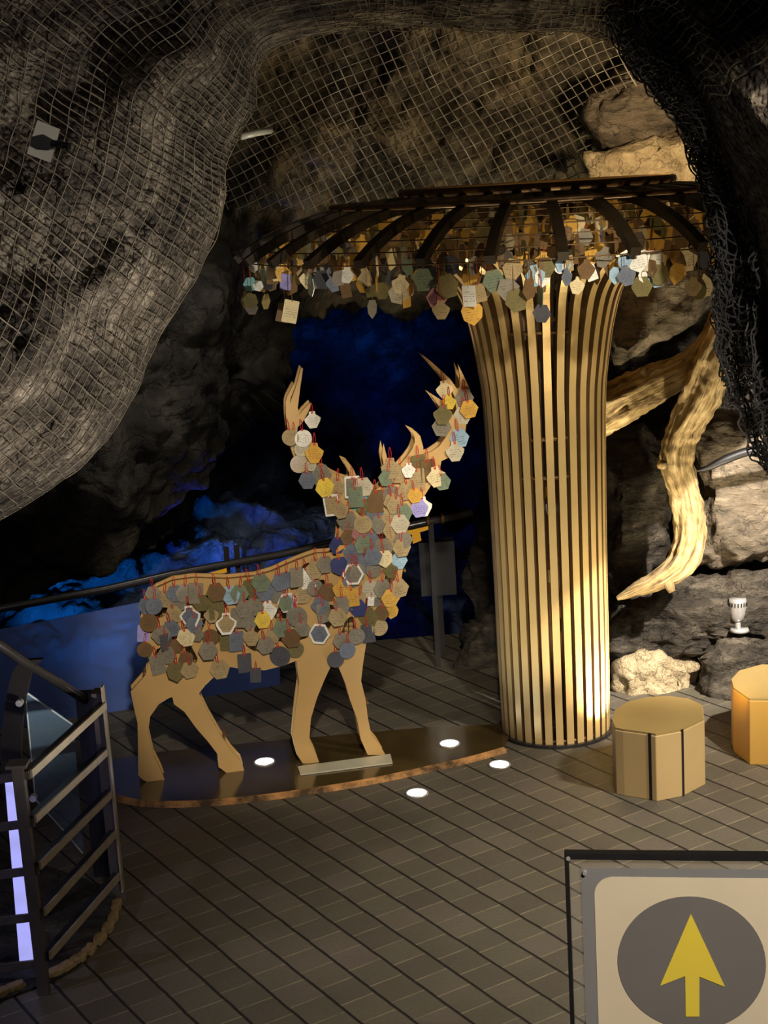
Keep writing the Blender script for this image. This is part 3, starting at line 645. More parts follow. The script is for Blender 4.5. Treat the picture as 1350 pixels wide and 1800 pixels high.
_tm = {}
def tag_mesh(shape, color):
    k = (shape, color)
    if k not in _tm:
        bm = bmesh.new(); extrude_poly(bm, [Vector((x, -.002, z)) for x, z in tag_outline(shape)], Vector((0, .004, 0)))
        bmesh.ops.recalc_face_normals(bm, faces=bm.faces); me = bpy.data.meshes.new('message_tag'); bm.to_mesh(me); bm.free(); me.materials.append(M['tag_'+color]); _tm[k] = me
    return _tm[k]
def string_mesh():
    bm = bmesh.new()
    tube(bm, [Vector((-.003, -.004, -.012)), Vector((-.006, -.003, .02)), Vector((-.002, 0, .05))], .0016, 4)
    tube(bm, [Vector((.003, -.004, -.012)), Vector((.006, -.003, .02)), Vector((.002, 0, .05))], .0016, 4)
    box(bm, (0, -.004, -.008), (.010, .004, .008))
    me = bpy.data.meshes.new('red_string'); bmesh.ops.recalc_face_normals(bm, faces=bm.faces); bm.to_mesh(me); bm.free(); me.materials.append(M['red']); return me
STR = string_mesh()
def rim_mesh(shape):
    k = ('rim', shape)
    if k not in _tm:
        bm = bmesh.new(); o_ = tag_outline(shape); n = len(o_); cz = sum(z for _, z in o_)/n
        a = [bm.verts.new((x*1.06, -.004, cz+(z-cz)*1.06)) for x, z in o_]; b = [bm.verts.new((x*.84, -.004, cz+(z-cz)*.84)) for x, z in o_]
        c = [bm.verts.new((x*1.06, .003, cz+(z-cz)*1.06)) for x, z in o_]
        for i in range(n):
            j = (i+1) % n; bm.faces.new((a[i], a[j], b[j], b[i])); bm.faces.new((a[i], c[i], c[j], a[j]))
        me = bpy.data.meshes.new('rim'); bmesh.ops.recalc_face_normals(bm, faces=bm.faces); bm.to_mesh(me); bm.free(); me.materials.append(M['tag_white']); _tm[k] = me
    return _tm[k]
TAGS = []   # (obj, desc, region, px, py)
def put_tag(P, shape, color, scale, rz, ry, region, group, string=True, rim=False):
    if string and 'stem' not in group: scale *= 1.13
    o = bpy.data.objects.new('message_tag', tag_mesh(shape, color)); COL.objects.link(o)
    o.location = P; o.rotation_euler = (random.uniform(-.05, .12), ry, rz); o.scale = (scale,)*3; o['category'] = 'tag'; o['group'] = group
    if string:
        s = bpy.data.objects.new('red_string', STR); COL.objects.link(s); s.parent = o
    if rim:
        s = bpy.data.objects.new('rim', rim_mesh(shape)); COL.objects.link(s); s.parent = o; s['label'] = 'bright white rim'
    x, y = pr(P+Vector((0, 0, -.05*scale))); TAGS.append((o, ('white-rimmed ' if rim else '')+color+' '+SH[shape]+' message tag', region, x, y)); return o
c2 = lambda x, y: (480+x/3.5526, 600+y/3.5526)
c3 = lambda x, y: (200+x/2.4107, 980+y/2.4107)
DT = [c2(x, y)+(s, c, z) for x, y, s, c, z in [
 (245, 485, 'b', 'pale', .85), (100, 590, 'c', 'beige', .9), (135, 600, 'b', 'pale', .8), (182, 597, 'c', 'white', .95), (175, 665, 'c', 'pale', .8), (165, 755, 'c', 'beige', 1), (260, 690, 'b', 'gold', 1), (235, 770, 'b', 'pale', .6),
 (213, 865, 'h', 'blue-grey', .9), (300, 830, 'h', 'grey', 1.1), (315, 910, 'h', 'yellow', 1), (405, 910, 'b', 'beige', 1), (560, 905, 'h', 'pale', 1), (410, 1045, 'b', 'beige', .9), (540, 985, 'h', 'teal', 1.2),
 (515, 965, 'r', 'green-grey', 1), (640, 990, 'r', 'brown', 1.1), (690, 975, 'h', 'grey', .9), (750, 950, 'c', 'grey', 1.1), (640, 1070, 'h', 'blue-grey', 1), (735, 1000, 'h', 'beige', .9), (735, 1095, 'h', 'beige', 1),
 (470, 1120, 'h', 'grey', 1.1), (560, 1130, 'c', 'beige', 1), (660, 1140, 'h', 'grey', 1), (790, 1135, 'h', 'pale', 1), (735, 1175, 'h', 'beige', .9), (570, 1265, 'h', 'green-grey', 1), (615, 1240, 'h', 'blue-grey', .9),
 (510, 1315, 'h', 'blue-grey', 1.1), (405, 1270, 'h', 'navy', .9), (455, 1325, 'p', 'gold', 1), (680, 1290, 'h', 'grey', 1.1), (735, 1262, 'h', 'beige', .9), (812, 1235, 'h', 'grey', .95), (800, 1285, 'h', 'beige', .95),
 (620, 1340, 'h', 'blue-grey', .95), (690, 1355, 'p', 'cream', .9), (792, 1365, 'h', 'light blue', .95), (630, 1410, 'c', 'grey', 1), (410, 1400, 'p', 'navy', .95), (265, 1410, 'b', 'beige', 1.05), (325, 1390, 'h', 'grey', .9),
 (205, 1470, 'r', 'white', 1), (150, 1465, 'r', 'grey', .95), (85, 1480, 'c', 'blue-grey', .95), (260, 1530, 'c', 'grey', .9), (40, 1500, 'h', 'blue-grey', .95), (200, 1575, 'h', 'beige', 1),
 (440, 1540, 'b', 'gold', 1.05), (610, 1545, 'h', 'pale', 1), (685, 1540, 'h', 'grey', 1), (780, 1540, 'h', 'beige', 1), (740, 1600, 'h', 'gold', 1), (340, 1565, 'h', 'brown', 1), (490, 1590, 'r', 'gold', .9),
 (430, 1640, 'h', 'grey', .95), (525, 1665, 'h', 'navy', .95), (615, 1620, 'r', 'white', .45), (670, 1600, 'r', 'grey', .85), (745, 1685, 'p', 'gold', .75), (145, 1700, 'c', 'grey', 1), (310, 1690, 'r', 'grey', 1),
 (395, 1720, 'h', 'beige', 1), (590, 1720, 'h', 'olive', 1.05), (545, 1620, 'r', 'beige', .9), (470, 1220, 'h', 'brown', .8), (530, 1200, 'h', 'pink', .8),
 (1065, 295, 'b', 'cream', .9), (1100, 372, 'b', 'yellow', .75), (1065, 450, 'b', 'olive', 1), (1060, 530, 'h', 'grey', 1), (1195, 350, 'h', 'grey', .95), (1215, 420, 'h', 'gold', .95), (1185, 460, 'h', 'pale', .95),
 (1155, 600, 'h', 'light blue', 1), (1135, 680, 'b', 'pale', 1), (735, 785, 'b', 'beige', 1.05), (720, 850, 'h', 'green-grey', .9), (850, 800, 'b', 'white', .75), (905, 765, 'r', 'olive', 1), (895, 855, 'r', 'beige', 1.1),
 (965, 800, 'r', 'brown', 1.1), (1010, 840, 'b', 'cream', 1.05), (1048, 875, 'h', 'green-grey', .9), (905, 1040, 'h', 'lavender', .95), (932, 1025, 'b', 'white', 1), (830, 930, 'h', 'beige', 1), (880, 960, 'h', 'gold', .8), (790, 830, 'h', 'beige', .9), (770, 1020, 'h', 'beige', .95)]]
DT += [c3(x, y)+(s, c, z) for x, y, s, c, z in [
 (130, 315, 'r', 'lavender', .85), (175, 200, 'c', 'blue-grey', .95), (155, 268, 'c', 'brown', 1), (220, 175, 'h', 'beige', .95), (258, 150, 'h', 'blue-grey', .9), (195, 325, 'h', 'grey', 1), (238, 300, 'h', 'blue-grey', .9),
 (305, 148, 'h', 'grey', .95), (352, 145, 'r', 'grey', 1), (430, 145, 'h', 'brown', 1), (490, 158, 'h', 'light blue', 1), (575, 132, 'h', 'olive', 1.1), (640, 140, 'h', 'blue-grey', 1.05), (340, 280, 'h', 'blue-grey', .9),
 (300, 338, 'h', 'cream', .95), (355, 325, 'h', 'grey', .8), (430, 205, 'r', 'olive', 1.1), (530, 250, 'r', 'grey', .95), (555, 215, 'h', 'grey', .95), (600, 208, 'h', 'grey', 1),
 (655, 218, 'b', 'white', 1.0), (632, 262, 'h', 'yellow', .9), (478, 350, 'r', 'olive', .95), (522, 350, 'r', 'blue-grey', 1), (582, 332, 'b', 'beige', .9), (638, 372, 'h', 'grey', .95),
 (697, 410, 'c', 'dark grey', 1.15), (745, 340, 'h', 'brown', 1), (768, 385, 'c', 'olive', .9), (795, 300, 'h', 'grey', .85), (770, 242, 'c', 'grey', 1.15), (555, 442, 'r', 'dark grey', .95), (603, 495, 'r', 'dark grey', .75),
 (442, 472, 'h', 'beige', 1.05), (402, 392, 'h', 'grey', 1), (265, 480, 'p', 'olive', 1.05), (318, 475, 'h', 'beige', .95), (180, 450, 'r', 'grey', 1), (228, 412, 'h', 'grey', 1), (135, 385, 'c', 'brown', .85),
 (408, 330, 'c', 'brown', .9), (960, 350, 'h', 'grey', .85), (992, 387, 'c', 'blue-grey', .95), (942, 425, 'c', 'dark grey', .95), (1025, 328, 'c', 'grey', .95), (1130, 290, 'c', 'beige', .95), (250, 240, 'h', 'beige', .9), (300, 430, 'h', 'brown', .8), (370, 190, 'h', 'olive', .9), (690, 120, 'h', 'grey', .8), (165, 150, 'h', 'grey', .8)]]
_fr = random.Random(11)
for _ in range(3000):
    if len(DT) > 164: break
    x = _fr.uniform(250, 720); y = _fr.uniform(875, 1145)
    if not pin(x, y-8) or not pin(x, y+10) or (x > 520 and y > 1085 and x < 600) or (x < 560 and y < 1000): continue
    if x < 590 and y < 985+ (560-x)*.12+14: continue
    if y > 1150-max(0, x-400)*.1: continue
    if min((x-d[0])**2+(y-d[1])**2 for d in DT) < 15**2: continue
    DT.append((x, y, _fr.choice('hhhcbr'), _fr.choice(['grey', 'grey', 'blue-grey', 'olive', 'beige', 'brown', 'dark grey', 'green-grey']), _fr.uniform(.8, 1)))
DT.sort(key=lambda d: d[1])
RIMMED = [c2(495, 900)+('r', 'grey', 1), c2(360, 1015)+('r', 'beige', 1), c2(500, 1450)+('h', 'grey', 1.05), c3(320, 245)+('b', 'blue-grey', 1.05), c3(478, 275)+('b', 'beige', 1.05), c2(90, 1628)+('h', 'light blue', 1), c3(876, 320)+('h', 'blue-grey', 1.05)]
def deer_region(x, y):
    if y < 765 and x < 600: return "near the tip of the stag's left-hand antler"
    if y < 870 and x < 640: return "on the lower part of the stag's left-hand antler"
    if y < 765: return "near the tip of the stag's right-hand antler"
    if y < 870: return "on the lower part of the stag's right-hand antler"
    if y < 925: return "on the stag's head and ears"
    if y < 985 and x > 590: return "on the stag's neck"
    if x > 590: return "on the stag's chest"
    if x > 510: return "on the stag's shoulder"
    if x > 400 and y > 1105: return "along the stag's belly"
    if x > 400: return "on the stag's ribs"
    if x > 310: return "on the stag's flank"
    return "on the stag's rump"
dang = math.atan2(DD.y, DD.x)
for i, (x, y, s, c, z, rim) in enumerate([d+(False,) for d in DT]+[d+(True,) for d in RIMMED]):
    off = .022+.006*(i % 5)
    P = dp(x, y, off)+Vector((0, 0, .05*z))
    put_tag(P, s, c, z*1.0, dang+random.uniform(-.3, .3), random.uniform(-.16, .16), deer_region(x, y), 'message tags on the stag', True, rim)

# ------------------------------------------------------------------ mushroom canopy on slatted stem
MX, MY = .955, 8.74
mush = empty('mushroom_pavilion', (MX, MY, 0), 'tall gold slatted stem flaring into a ribbed mushroom canopy hung with tags', 'mushroom sculpture')
PROF = [(0, .327), (.5, .335), (1.0, .338), (1.5, .345), (2.0, .358), (2.2, .378), (2.45, .42), (2.65, .485), (2.8, .62), (2.88, .80)]
NS = 32
def zr(r): return 3.17-.27*(r/1.7)**4
def sweep_bar(bm, path, wdt, dep, a, shade=0):
    """path of (r,z), bar cross-section wdt tangential x dep radial/normal"""
    ca, sa = math.cos(a), math.sin(a); tang = Vector((-sa, ca, 0)); rings = []
    for i, (r, z) in enumerate(path):
        p0, p1 = path[max(i-1, 0)], path[min(i+1, len(path)-1)]; t = Vector((p1[0]-p0[0], p1[1]-p0[1])).normalized(); n2 = Vector((t.y, -t.x))
        c = Vector((r*ca, r*sa, z)); n3 = Vector((n2.x*ca, n2.x*sa, n2.y))
        rings.append([bm.verts.new(c+tang*(wdt/2)*sx+n3*(dep/2)*sy) for sx, sy in ((-1, -1), (1, -1), (1, 1), (-1, 1))])
    for i in range(len(rings)-1):
        for k in range(4): bm.faces.new((rings[i][k], rings[i][(k+1) % 4], rings[i+1][(k+1) % 4], rings[i+1][k])).material_index = 0 if k == 2 else shade
    bm.faces.new(rings[0][::-1]); bm.faces.new(rings[-1])
prof = [(r-.03, z) for z, r in catmull(PROF, 5)]; ribp = [(r, zr(r)) for r in [.12+1.58*k/26 for k in range(27)]]
bmS = bmesh.new(); sweep_bar(bmS, prof, .042, .05, 0, 1); slat0 = link('slat', bmS, [M['gold_slat'], M['slat_shade']], mush)
bmR = bmesh.new(); sweep_bar(bmR, ribp, .05, .045, 0); rib0 = link('rib', bmR, M['bronze_dark'], mush)
A00 = -PI/2+math.radians(-2.5)
for k in range(NS):
    a = A00+2*PI*k/NS
    if k == 0: s, r = slat0, rib0
    else:
        s = slat0.copy(); COL.objects.link(s); r = rib0.copy(); COL.objects.link(r)
    s.rotation_euler = (0, 0, a); r.rotation_euler = (0, 0, a)
def ring(name, r, z, rad, mat, seg=72):
    bm = bmesh.new(); tube(bm, [Vector((r*math.cos(2*PI*k/seg), r*math.sin(2*PI*k/seg), z)) for k in range(seg+1)], rad, 8, False); return link(name, bm, mat, mush, True)
ring('hoop', .31, 1.60, .012, M['bronze']); ring('hoop', .31, 1.82, .012, M['bronze']); ring('hoop', .37, 2.42, .012, M['bronze']); ring('hoop', .30, .03, .014, M['bronze'])
RINGS = [.45, .65, .85, 1.02, 1.18, 1.32, 1.45, 1.56, 1.66]
for r in RINGS: ring('wire_ring', r, zr(r)-.035, .0035, M['bronze'])
ring('canopy_pipe', .75, 3.20, .022, M['bronze'])
ring('canopy_pipe', 1.15, 3.145, .014, M['bronze'])
bm = bmesh.new(); cyl(bm, (0, 0, 3.10), (0, 0, 3.20), .16, .16, 32); link('hub', bm, M['bronze'], mush)
bm = bmesh.new(); cyl(bm, (0, 0, 0), (0, 0, .02), .345, .345, 48); link('base_disc', bm, M['steel_dark'], mush)
# canopy tags: individually hung at the rim
CT = [(515, 547, 'r', 'cream', 1.1), (502, 550, 'r', 'brown', .9), (436, 530, 'h', 'olive', .9), (434, 542, 'h', 'grey', .8), (424, 500, 'h', 'teal', .8), (456, 503, 'h', 'white', .6), (445, 465, 'p', 'white', .6), (474, 470, 'r', 'cream', .8), (503, 495, 'r', 'lavender', .8), (500, 480, 'b', 'gold', .9),
      (541, 490, 'b', 'cream', 1), (535, 470, 'b', 'beige', .9), (612, 483, 'b', 'white', .8), (606, 510, 'r', 'brown', .7), (705, 518, 'h', 'pale', 1), (708, 500, 'b', 'cream', .9), (640, 488, 'b', 'beige', .9), (745, 490, 'h', 'green-grey', 1), (782, 505, 'h', 'olive', 1.2), (770, 525, 'h', 'pink', 1), (828, 552, 'p', 'gold', 1.1),
      (840, 515, 'r', 'beige', .8), (865, 495, 'h', 'green-grey', 1.1), (889, 510, 'h', 'grey', 1.1), (903, 530, 'h', 'olive', 1.1), (905, 462, 'h', 'beige', 1), (957, 455, 'h', 'olive', 1), (938, 485, 'b', 'light blue', 1), (955, 490, 'p', 'white', .8), (983, 470, 'c', 'white', .6), (1018, 502, 'b', 'cream', .8), (954, 552, 'h', 'dark grey', .9),
      (1035, 480, 'r', 'white', .7), (1087, 485, 'p', 'light blue', .8), (1117, 447, 'p', 'white', 1), (1140, 435, 'h', 'pale', 1), (1150, 430, 'p', 'pale', 1.05), (1137, 430, 'r', 'white', .5), (1203, 455, 'b', 'cream', 1.1), (1228, 505, 'h', 'cream', 1.15), (1153, 490, 'h', 'light blue', .9), (1128, 505, 'h', 'olive', 1), (1130, 487, 'p', 'white', .5), (1215, 392, 'b', 'white', .6), (1235, 458, 'h', 'dark grey', .9), (1250, 430, 'b', 'gold', 1), (1097, 460, 'h', 'light blue', .7), (990, 400, 'h', 'light blue', .8), (996, 402, 'r', 'beige', .7)]
cols = ['grey', 'beige', 'pale', 'olive', 'brown', 'dark grey', 'green-grey', 'gold', 'cream', 'blue-grey', 'white']
wts = [4, 4, 2, 5, 5, 5, 3, 3, 2, 2, 2]
_dummy=0
def canopy_region(x, y):
    k = int((x-400)/106); names = ["at the far left end of the canopy rim", "on the canopy rim above the left antler", "on the canopy rim above the dark cave opening", "on the canopy rim left of the stem", "just left of the flared stem top", "in front of the flared stem top", "over the right side of the stem top", "on the canopy rim right of the stem"]
    return names[max(0, min(7, k))]
def hang(Pring, drop, s, c, z, rz, ry):
    P = Pring-Vector((0, 0, drop)); o = put_tag(P, s, c, z, rz, ry, canopy_region(*pr(P)), 'message tags hanging from the mushroom canopy', False)
    bm = bmesh.new(); d = drop/z
    M_ = o.rotation_euler.to_matrix().inverted(); tube(bm, [Vector((0, -.003, -.008)), M_ @ Vector((0, 0, d))], .0018, 4)
    st = link('string', bm, M['gold_edge' if random.random() < .7 else 'red'], o)
    return o
def rim_from_px(x, y):
    # ray / cylinder r=1.62 front intersection
    d = ray(x, y); r = 1.63
    a = d.x**2+d.y**2; b = 2*(d.x*(CAM.x-MX)+d.y*(CAM.y-MY)); c = (CAM.x-MX)**2+(CAM.y-MY)**2-r*r; D = b*b-4*a*c
    if D < 0: return None
    t = (-b-math.sqrt(D))/(2*a); return CAM+d*t
for x, y, s, c, z in CT:
    P = rim_from_px(x, y)
    while P is None: x += 4 if x < 900 else -4; P = rim_from_px(x, y)
    P = P+Vector((0, 0, .05*z)); top = zr(1.63)-.035
    if P.z > top-.01: P.z = top-.01
    hang(Vector((P.x, P.y, top)), top-P.z, s, c, z, random.uniform(-.35, .35), random.uniform(-.3, .3))
rnd = random.Random(5)
for k in range(150):
    a = -PI/2+(k/149-.5)*2*1.75+rnd.uniform(-.02, .02); r = rnd.choice([1.66, 1.56, 1.56, 1.45, 1.32])+rnd.uniform(-.01, .01)
    drop = .015+.16*rnd.random()**1.6
    P = Vector((MX+r*math.cos(a), MY+r*math.sin(a), zr(r)-.035))
    if pr(P)[0] > 1265: continue
    hang(P, drop, rnd.choice('hhhbbprc'), rnd.choices(cols, wts)[0], rnd.uniform(.75, 1.05), rnd.uniform(-1.3, 1.3), rnd.uniform(-.3, .3))
# the uncountable rest inside the canopy
bm = bmesh.new()
for k in range(900):
    r = rnd.choice(RINGS[1:8])+rnd.uniform(-.05, .05); a = rnd.uniform(0, 2*PI)
    z = zr(r)-.04-.14*rnd.random()**1.3; sc = rnd.uniform(.7, 1.1)
    mt = Matrix.Translation(Vector((r*math.cos(a), r*math.sin(a), z))) @ Matrix.Rotation(rnd.uniform(0, PI), 4, 'Z') @ Matrix.Rotation(rnd.uniform(-.5, .5), 4, 'Y')
    q = [bm.verts.new(mt @ Vector((x*sc, -.002, zz*sc))) for x, zz in tag_outline(rnd.choice('hbrp'))]; q2 = [bm.verts.new(v.co+Vector((0, .004, 0))) for v in q]
    mi = rnd.choice([0, 0, 0, 1, 1, 2, 3]); bm.faces.new(q).material_index = mi; bm.faces.new(q2[::-1]).material_index = mi
o = link('message_tags', bm, [M['tag_brown'], M['tag_gold'], M['tag_olive'], M['tag_cream']], None, loc=(MX, MY, 0))
tag(o, 'dense brown and gold mass of small tags inside the canopy, under the ribs', 'tags', 'message tags hanging from the mushroom canopy', 'stuff')
# tags within the stem
for (z, a) in ((1.15, -1.2), (1.05, -1.7), (.9, -1.4), (.75, -1.5), (.5, -1.1), (1.55, -1.8), (1.45, -1.55)):
    P = Vector((MX+.2*math.cos(a), MY+.2*math.sin(a), z)); put_tag(P, rnd.choice('hbc'), rnd.choice(['light blue', 'cream', 'olive', 'gold', 'white']), .9, rnd.uniform(-.5, .5), .1, 'inside the slatted stem', 'message tags inside the stem')
# lamps of the mushroom: uplights inside the stem and at its right foot
spot('stem_uplight', (MX+.02, MY, .12), (MX, MY, 3), 14, WARM2, 100, .8, .06)
spot('stem_foot_light', (MX+.47, MY-.30, .07), (MX+.18, MY-.18, .8), 210, (1, .84, .52), 110, 1, .03)
spot('stem_front_light', (MX-.25, MY-1.3, .05), (MX-.05, MY-.2, 1.4), 26, (1, .86, .56), 70, .9, .05)
spot('canopy_uplight', (MX-.55, MY+.25, 2.2), (MX-.7, MY+.1, 3.2), 16, WARM2, 140, .9, .05)
spot('canopy_uplight', (MX+.65, MY+.25, 2.2), (MX+.75, MY+.1, 3.2), 20, WARM2, 140, .9, .05)
spot('canopy_front_light', (.9, 5.2, .3), (MX-.1, MY-1.2, 2.85), 110, (1, .78, .5), 50, .6, .05)
lb = empty('ground_spotlight', (MX+.47, MY-.30, 0), 'small warm ground spotlight blazing at the right foot of the slatted stem', 'spotlight')
bm = bmesh.new(); cyl(bm, (0, 0, 0), (0, 0, .05), .05, .05, 24); link('housing', bm, M['black'], lb)
bm = bmesh.new(); cyl(bm, (0, 0, .05), (0, 0, .056), .042, .042, 24); link('lens', bm, M['lamp_warm'], lb)

# ------------------------------------------------------------------ recessed floor lights
FL = [(465, 1340, .025, 'recessed white floor light between the deer legs on the platform'), (790, 1308, .025, 'recessed white floor light farthest back, left of the stem foot'), (878, 1345, 0, 'brightest recessed floor light, just in front of the stem foot'), (733, 1395, 0, 'recessed white floor light nearest the viewer, in front of the platform rim')]
for i, (x, y, z, lab) in enumerate(FL):
    p = fl(x, y, z); r = empty('floor_light', (p.x, p.y, z), lab, 'floor light', 'recessed floor lights')
    bm = bmesh.new()
    tube(bm, [Vector((.058*math.cos(2*PI*k/32), .058*math.sin(2*PI*k/32), .003)) for k in range(33)], .006, 8, False); link('ring', bm, M['silver'], r, True)
    bm = bmesh.new(); cyl(bm, (0, 0, -.002), (0, 0, .006), .053, .050, 32); link('lens', bm, M['lamp_white'], r)
    spot('floor_uplight', (p.x, p.y, z+.02), (p.x, p.y+.1, 2), [5, 5, 8, 6][i], (.72, .85, 1), 120, .8, .04)

# ------------------------------------------------------------------ stools
def stool(name, bot, H, matside, mattop, label, slits, dark_faces=()):
    """bot: footprint pixels on the floor (front part traced, back part completed)."""
    P = [fl(x, y) for x, y in bot]; c = sum(P, Vector())/len(P); r = empty(name, (c.x, c.y, 0), label, 'stool')
    n = len(P); Q = [p-c for p in P]
    bm = bmesh.new(); extrude_poly(bm, Q, Vector((0, 0, H-.012))); body = link('body', bm, matside, r)
    m = body.modifiers.new('bevel', 'BEVEL'); m.width = .004; m.segments = 2
    bm = bmesh.new(); extrude_poly(bm, [q*.985+Vector((0, 0, H-.012)) for q in Q], Vector((0, 0, .012))); link('top', bm, mattop, r)
    for (i, f) in slits:
        a, b = Q[i], Q[(i+1) % n]; q = a.lerp(b, f); d = (b-a).normalized(); nn = Vector((d.y, -d.x, 0))
        if nn.dot(q) < 0: nn = -nn
        bm = bmesh.new(); rot = Matrix((d, nn, Vector((0, 0, 1)))).transposed(); box(bm, q+Vector((0, 0, H/2)), (.016, .006, H-.004), rot)
        link('slit', bm, M['black'], r)
    return r
def topz(px, py, foot):   # height of a point seen at (px,py) above the floor point foot
    d = ray(px, py); return CH+d.z*(foot.y/d.y)
f0 = fl(1153, 1409); H1 = topz(1144, 1291, f0)
stool('petal_stool', [(1084, 1396), (1098, 1399), (1142, 1406), (1155, 1409), (1200, 1400), (1240, 1379), (1237, 1352), (1215, 1340), (1180, 1334), (1140, 1336), (1105, 1345), (1084, 1360), (1078, 1380)], H1, M['stool'], M['stool_top'], 'beige petal-shaped stool with black slits standing in front of the rock', [(2, .2), (4, .03)])
f1 = fl(1318, 1343); H2 = topz(1311, 1228, f1)
stool('petal_stool', [(1290, 1322), (1318, 1344), (1380, 1345), (1430, 1330), (1440, 1300), (1400, 1280), (1340, 1276), (1300, 1288), (1286, 1305)], H2, M['stool_amber'], M['stool_top'], 'amber petal-shaped stool cut off by the right edge of the picture', [])
spot('amber_stool_light', (1.75, 8.0, .5), (2.15, 8.25, .3), 4, (1, .62, .2), 70, .8, .04)

# ------------------------------------------------------------------ small silver spotlight on the ledge
sp0 = at(1300, 1108, 9.28)
sl = empty('rock_spotlight', sp0, 'small silver spotlight standing on the dark rock ledge at right', 'spotlight')
bm = bmesh.new(); cyl(bm, (0, 0, -.004), (0, 0, .014), .062, .055, 28); link('base', bm, M['silver'], sl, True)
bm = bmesh.new(); cyl(bm, (-.01, 0, .014), (-.012, 0, .075), .020, .017, 16); link('stem', bm, M['silver'], sl, True)
bm = bmesh.new(); tube(bm, [Vector((-.014, 0, .065)), Vector((-.014, 0, .085)), Vector((-.012, 0, .12)), Vector((-.010, 0, .185)), Vector((-.010, 0, .21))], [.028, .042, .050, .056, .052], 28, True); hd = link('head', bm, M['silver'], sl, True)
for k in range(18):
    a = 2*PI*k/18; bm = bmesh.new(); box(bm, (-.010+.0555*math.cos(a), .0555*math.sin(a), .178), (.006, .006, .024), Matrix.Rotation(a, 3, 'Z')); link('vent', bm, M['black'], hd)

# ------------------------------------------------------------------ floodlight with white plate on the left rock
wl = at(77, 250, 5.35)
fp = empty('wall_floodlight', wl, 'white plate with a black lamp fixed on the netted rock at upper left', 'wall light')
def pl(x, y, d=0): return onplane(x, y, wl-Vector((0, d, 0)), Vector((0, 1, 0)))
bm = bmesh.new(); extrude_poly(bm, [pl(x, y) for x, y in ((66, 211), (105, 227), (88, 286), (47, 270))], Vector((0, .012, 0))); setw(link('backplate', bm, M['white_plate']), fp)
bm = bmesh.new(); extrude_poly(bm, [pl(x, y, .03) for x, y in ((56, 240), (74, 236), (92, 246), (100, 258), (84, 262), (66, 260), (54, 254))], Vector((0, .03, 0))); setw(link('lamp_head', bm, M['black']), fp)
bm = bmesh.new(); cyl(bm, pl(92, 252, .03), pl(122, 257, .05), .012, .012, 12); setw(link('cable_stub', bm, M['black']), fp)
# small white bracket caught in the right net
bm = bmesh.new(); extrude_poly(bm, [at(x, y, 6.15) for x, y in ((1272, 122), (1292, 107), (1300, 115), (1299, 143), (1285, 135))], Vector((0, .03, 0)))
tag(link('net_bracket', bm, M['plate_grey']), 'small pale bracket caught in the black netting at upper right', 'bracket')

bm = bmesh.new(); tube(bm, [at(424, 240, 7.25), at(452, 233, 7.3), at(476, 229, 7.35)], .016, 12)
tag(link('rock_bolt', bm, M['plate_grey'], smooth=True), 'short pale rock bolt sticking out of the netted rock edge above the canopy', 'bolt')
# ------------------------------------------------------------------ glass barrier with handrail behind the deer
br = empty('glass_barrier', (-1.6, 9.55, 0), 'frosted glass barrier with a dark round handrail behind the deer', 'railing')
B1 = fl(0, 1283); B2 = fl(190, 1253); B3 = fl(490, 1203)
hr = [at(-120, 1092, 9.15), at(0, 1070, B1.y+.0), at(190, 1035, B2.y), at(300, 1010, 9.68), at(490, 975, B3.y), at(600, 950, 10.0), at(740, 920, 10.05), at(830, 901, 10.1)]
bm = bmesh.new(); tube(bm, hr, .026, 14); setw(link('handrail', bm, M['steel_dark'], smooth=True), br)
def panel(px, name='glass_panel', mat='glass', th=.012):
    bm = bmesh.new(); n = (px[1]-px[0]).cross(px[3]-px[0]).normalized(); extrude_poly(bm, px, n*th); return setw(link(name, bm, M[mat]), br)
b1a = at(-150, 1310, B1.y-.1)
panel([at(-150, 1310, B1.y-.15), at(492, 1203, B3.y), at(485, 1012, B3.y), at(-150, 1135, B1.y-.15)])
for x, y, Y in ((418, 1215, 9.85), (436, 1213, 9.88), (770, 1160, 10.05)):
    t_ = at(x, y, Y); t_.z = 0; hz = .98 if x < 700 else 1.02
    bm = bmesh.new(); box(bm, (t_.x, t_.y, hz/2), (.035, .02, hz)); setw(link('post', bm, M['steel_dark']), br)
for x in (752, 778):
    c = at(x, 917-(x-752)*.22, 10.05); bm = bmesh.new(); tube(bm, [c+Vector((-.012, 0, 0)), c+Vector((.012, 0, 0))], .036, 14); setw(link('clamp', bm, M['bronze'], smooth=True), br)
# dark cabinet and yellow signs behind the deer
cb = empty('control_box', (at(768, 1000, 10.2).x, 10.25, 0), 'dark grey box standing behind the deer beside the handrail end', 'box')
bm = bmesh.new(); a_ = at(736, 955, 10.2); b_ = at(803, 1045, 10.2); box(bm, ((a_.x+b_.x)/2, 10.27, (a_.z+b_.z)/2), (b_.x-a_.x, .14, a_.z-b_.z)); setw(link('cabinet', bm, M['steel_dark']), cb)
bm = bmesh.new(); box(bm, ((a_.x+b_.x)/2, 10.30, b_.z/2), (.05, .05, b_.z)); setw(link('stand', bm, M['steel_dark']), cb)
bm = bmesh.new(); extrude_poly(bm, [at(x, y, 9.93) for x, y in ((712, 934), (753, 925), (753, 931), (738, 936), (741, 950), (726, 956), (724, 940), (712, 940))], Vector((0, .01, 0)))
tag(link('caution_sign', bm, M['yellow']), 'yellow sign piece beside the stag neck below the handrail', 'sign')
bm = bmesh.new(); extrude_poly(bm, [at(x, y, 9.62) for x, y in ((362, 1009), (398, 999), (399, 1006), (363, 1015))], Vector((0, .01, 0)))
tag(link('caution_sign', bm, M['yellow']), 'small yellow sign under the handrail just above the stag back', 'sign')

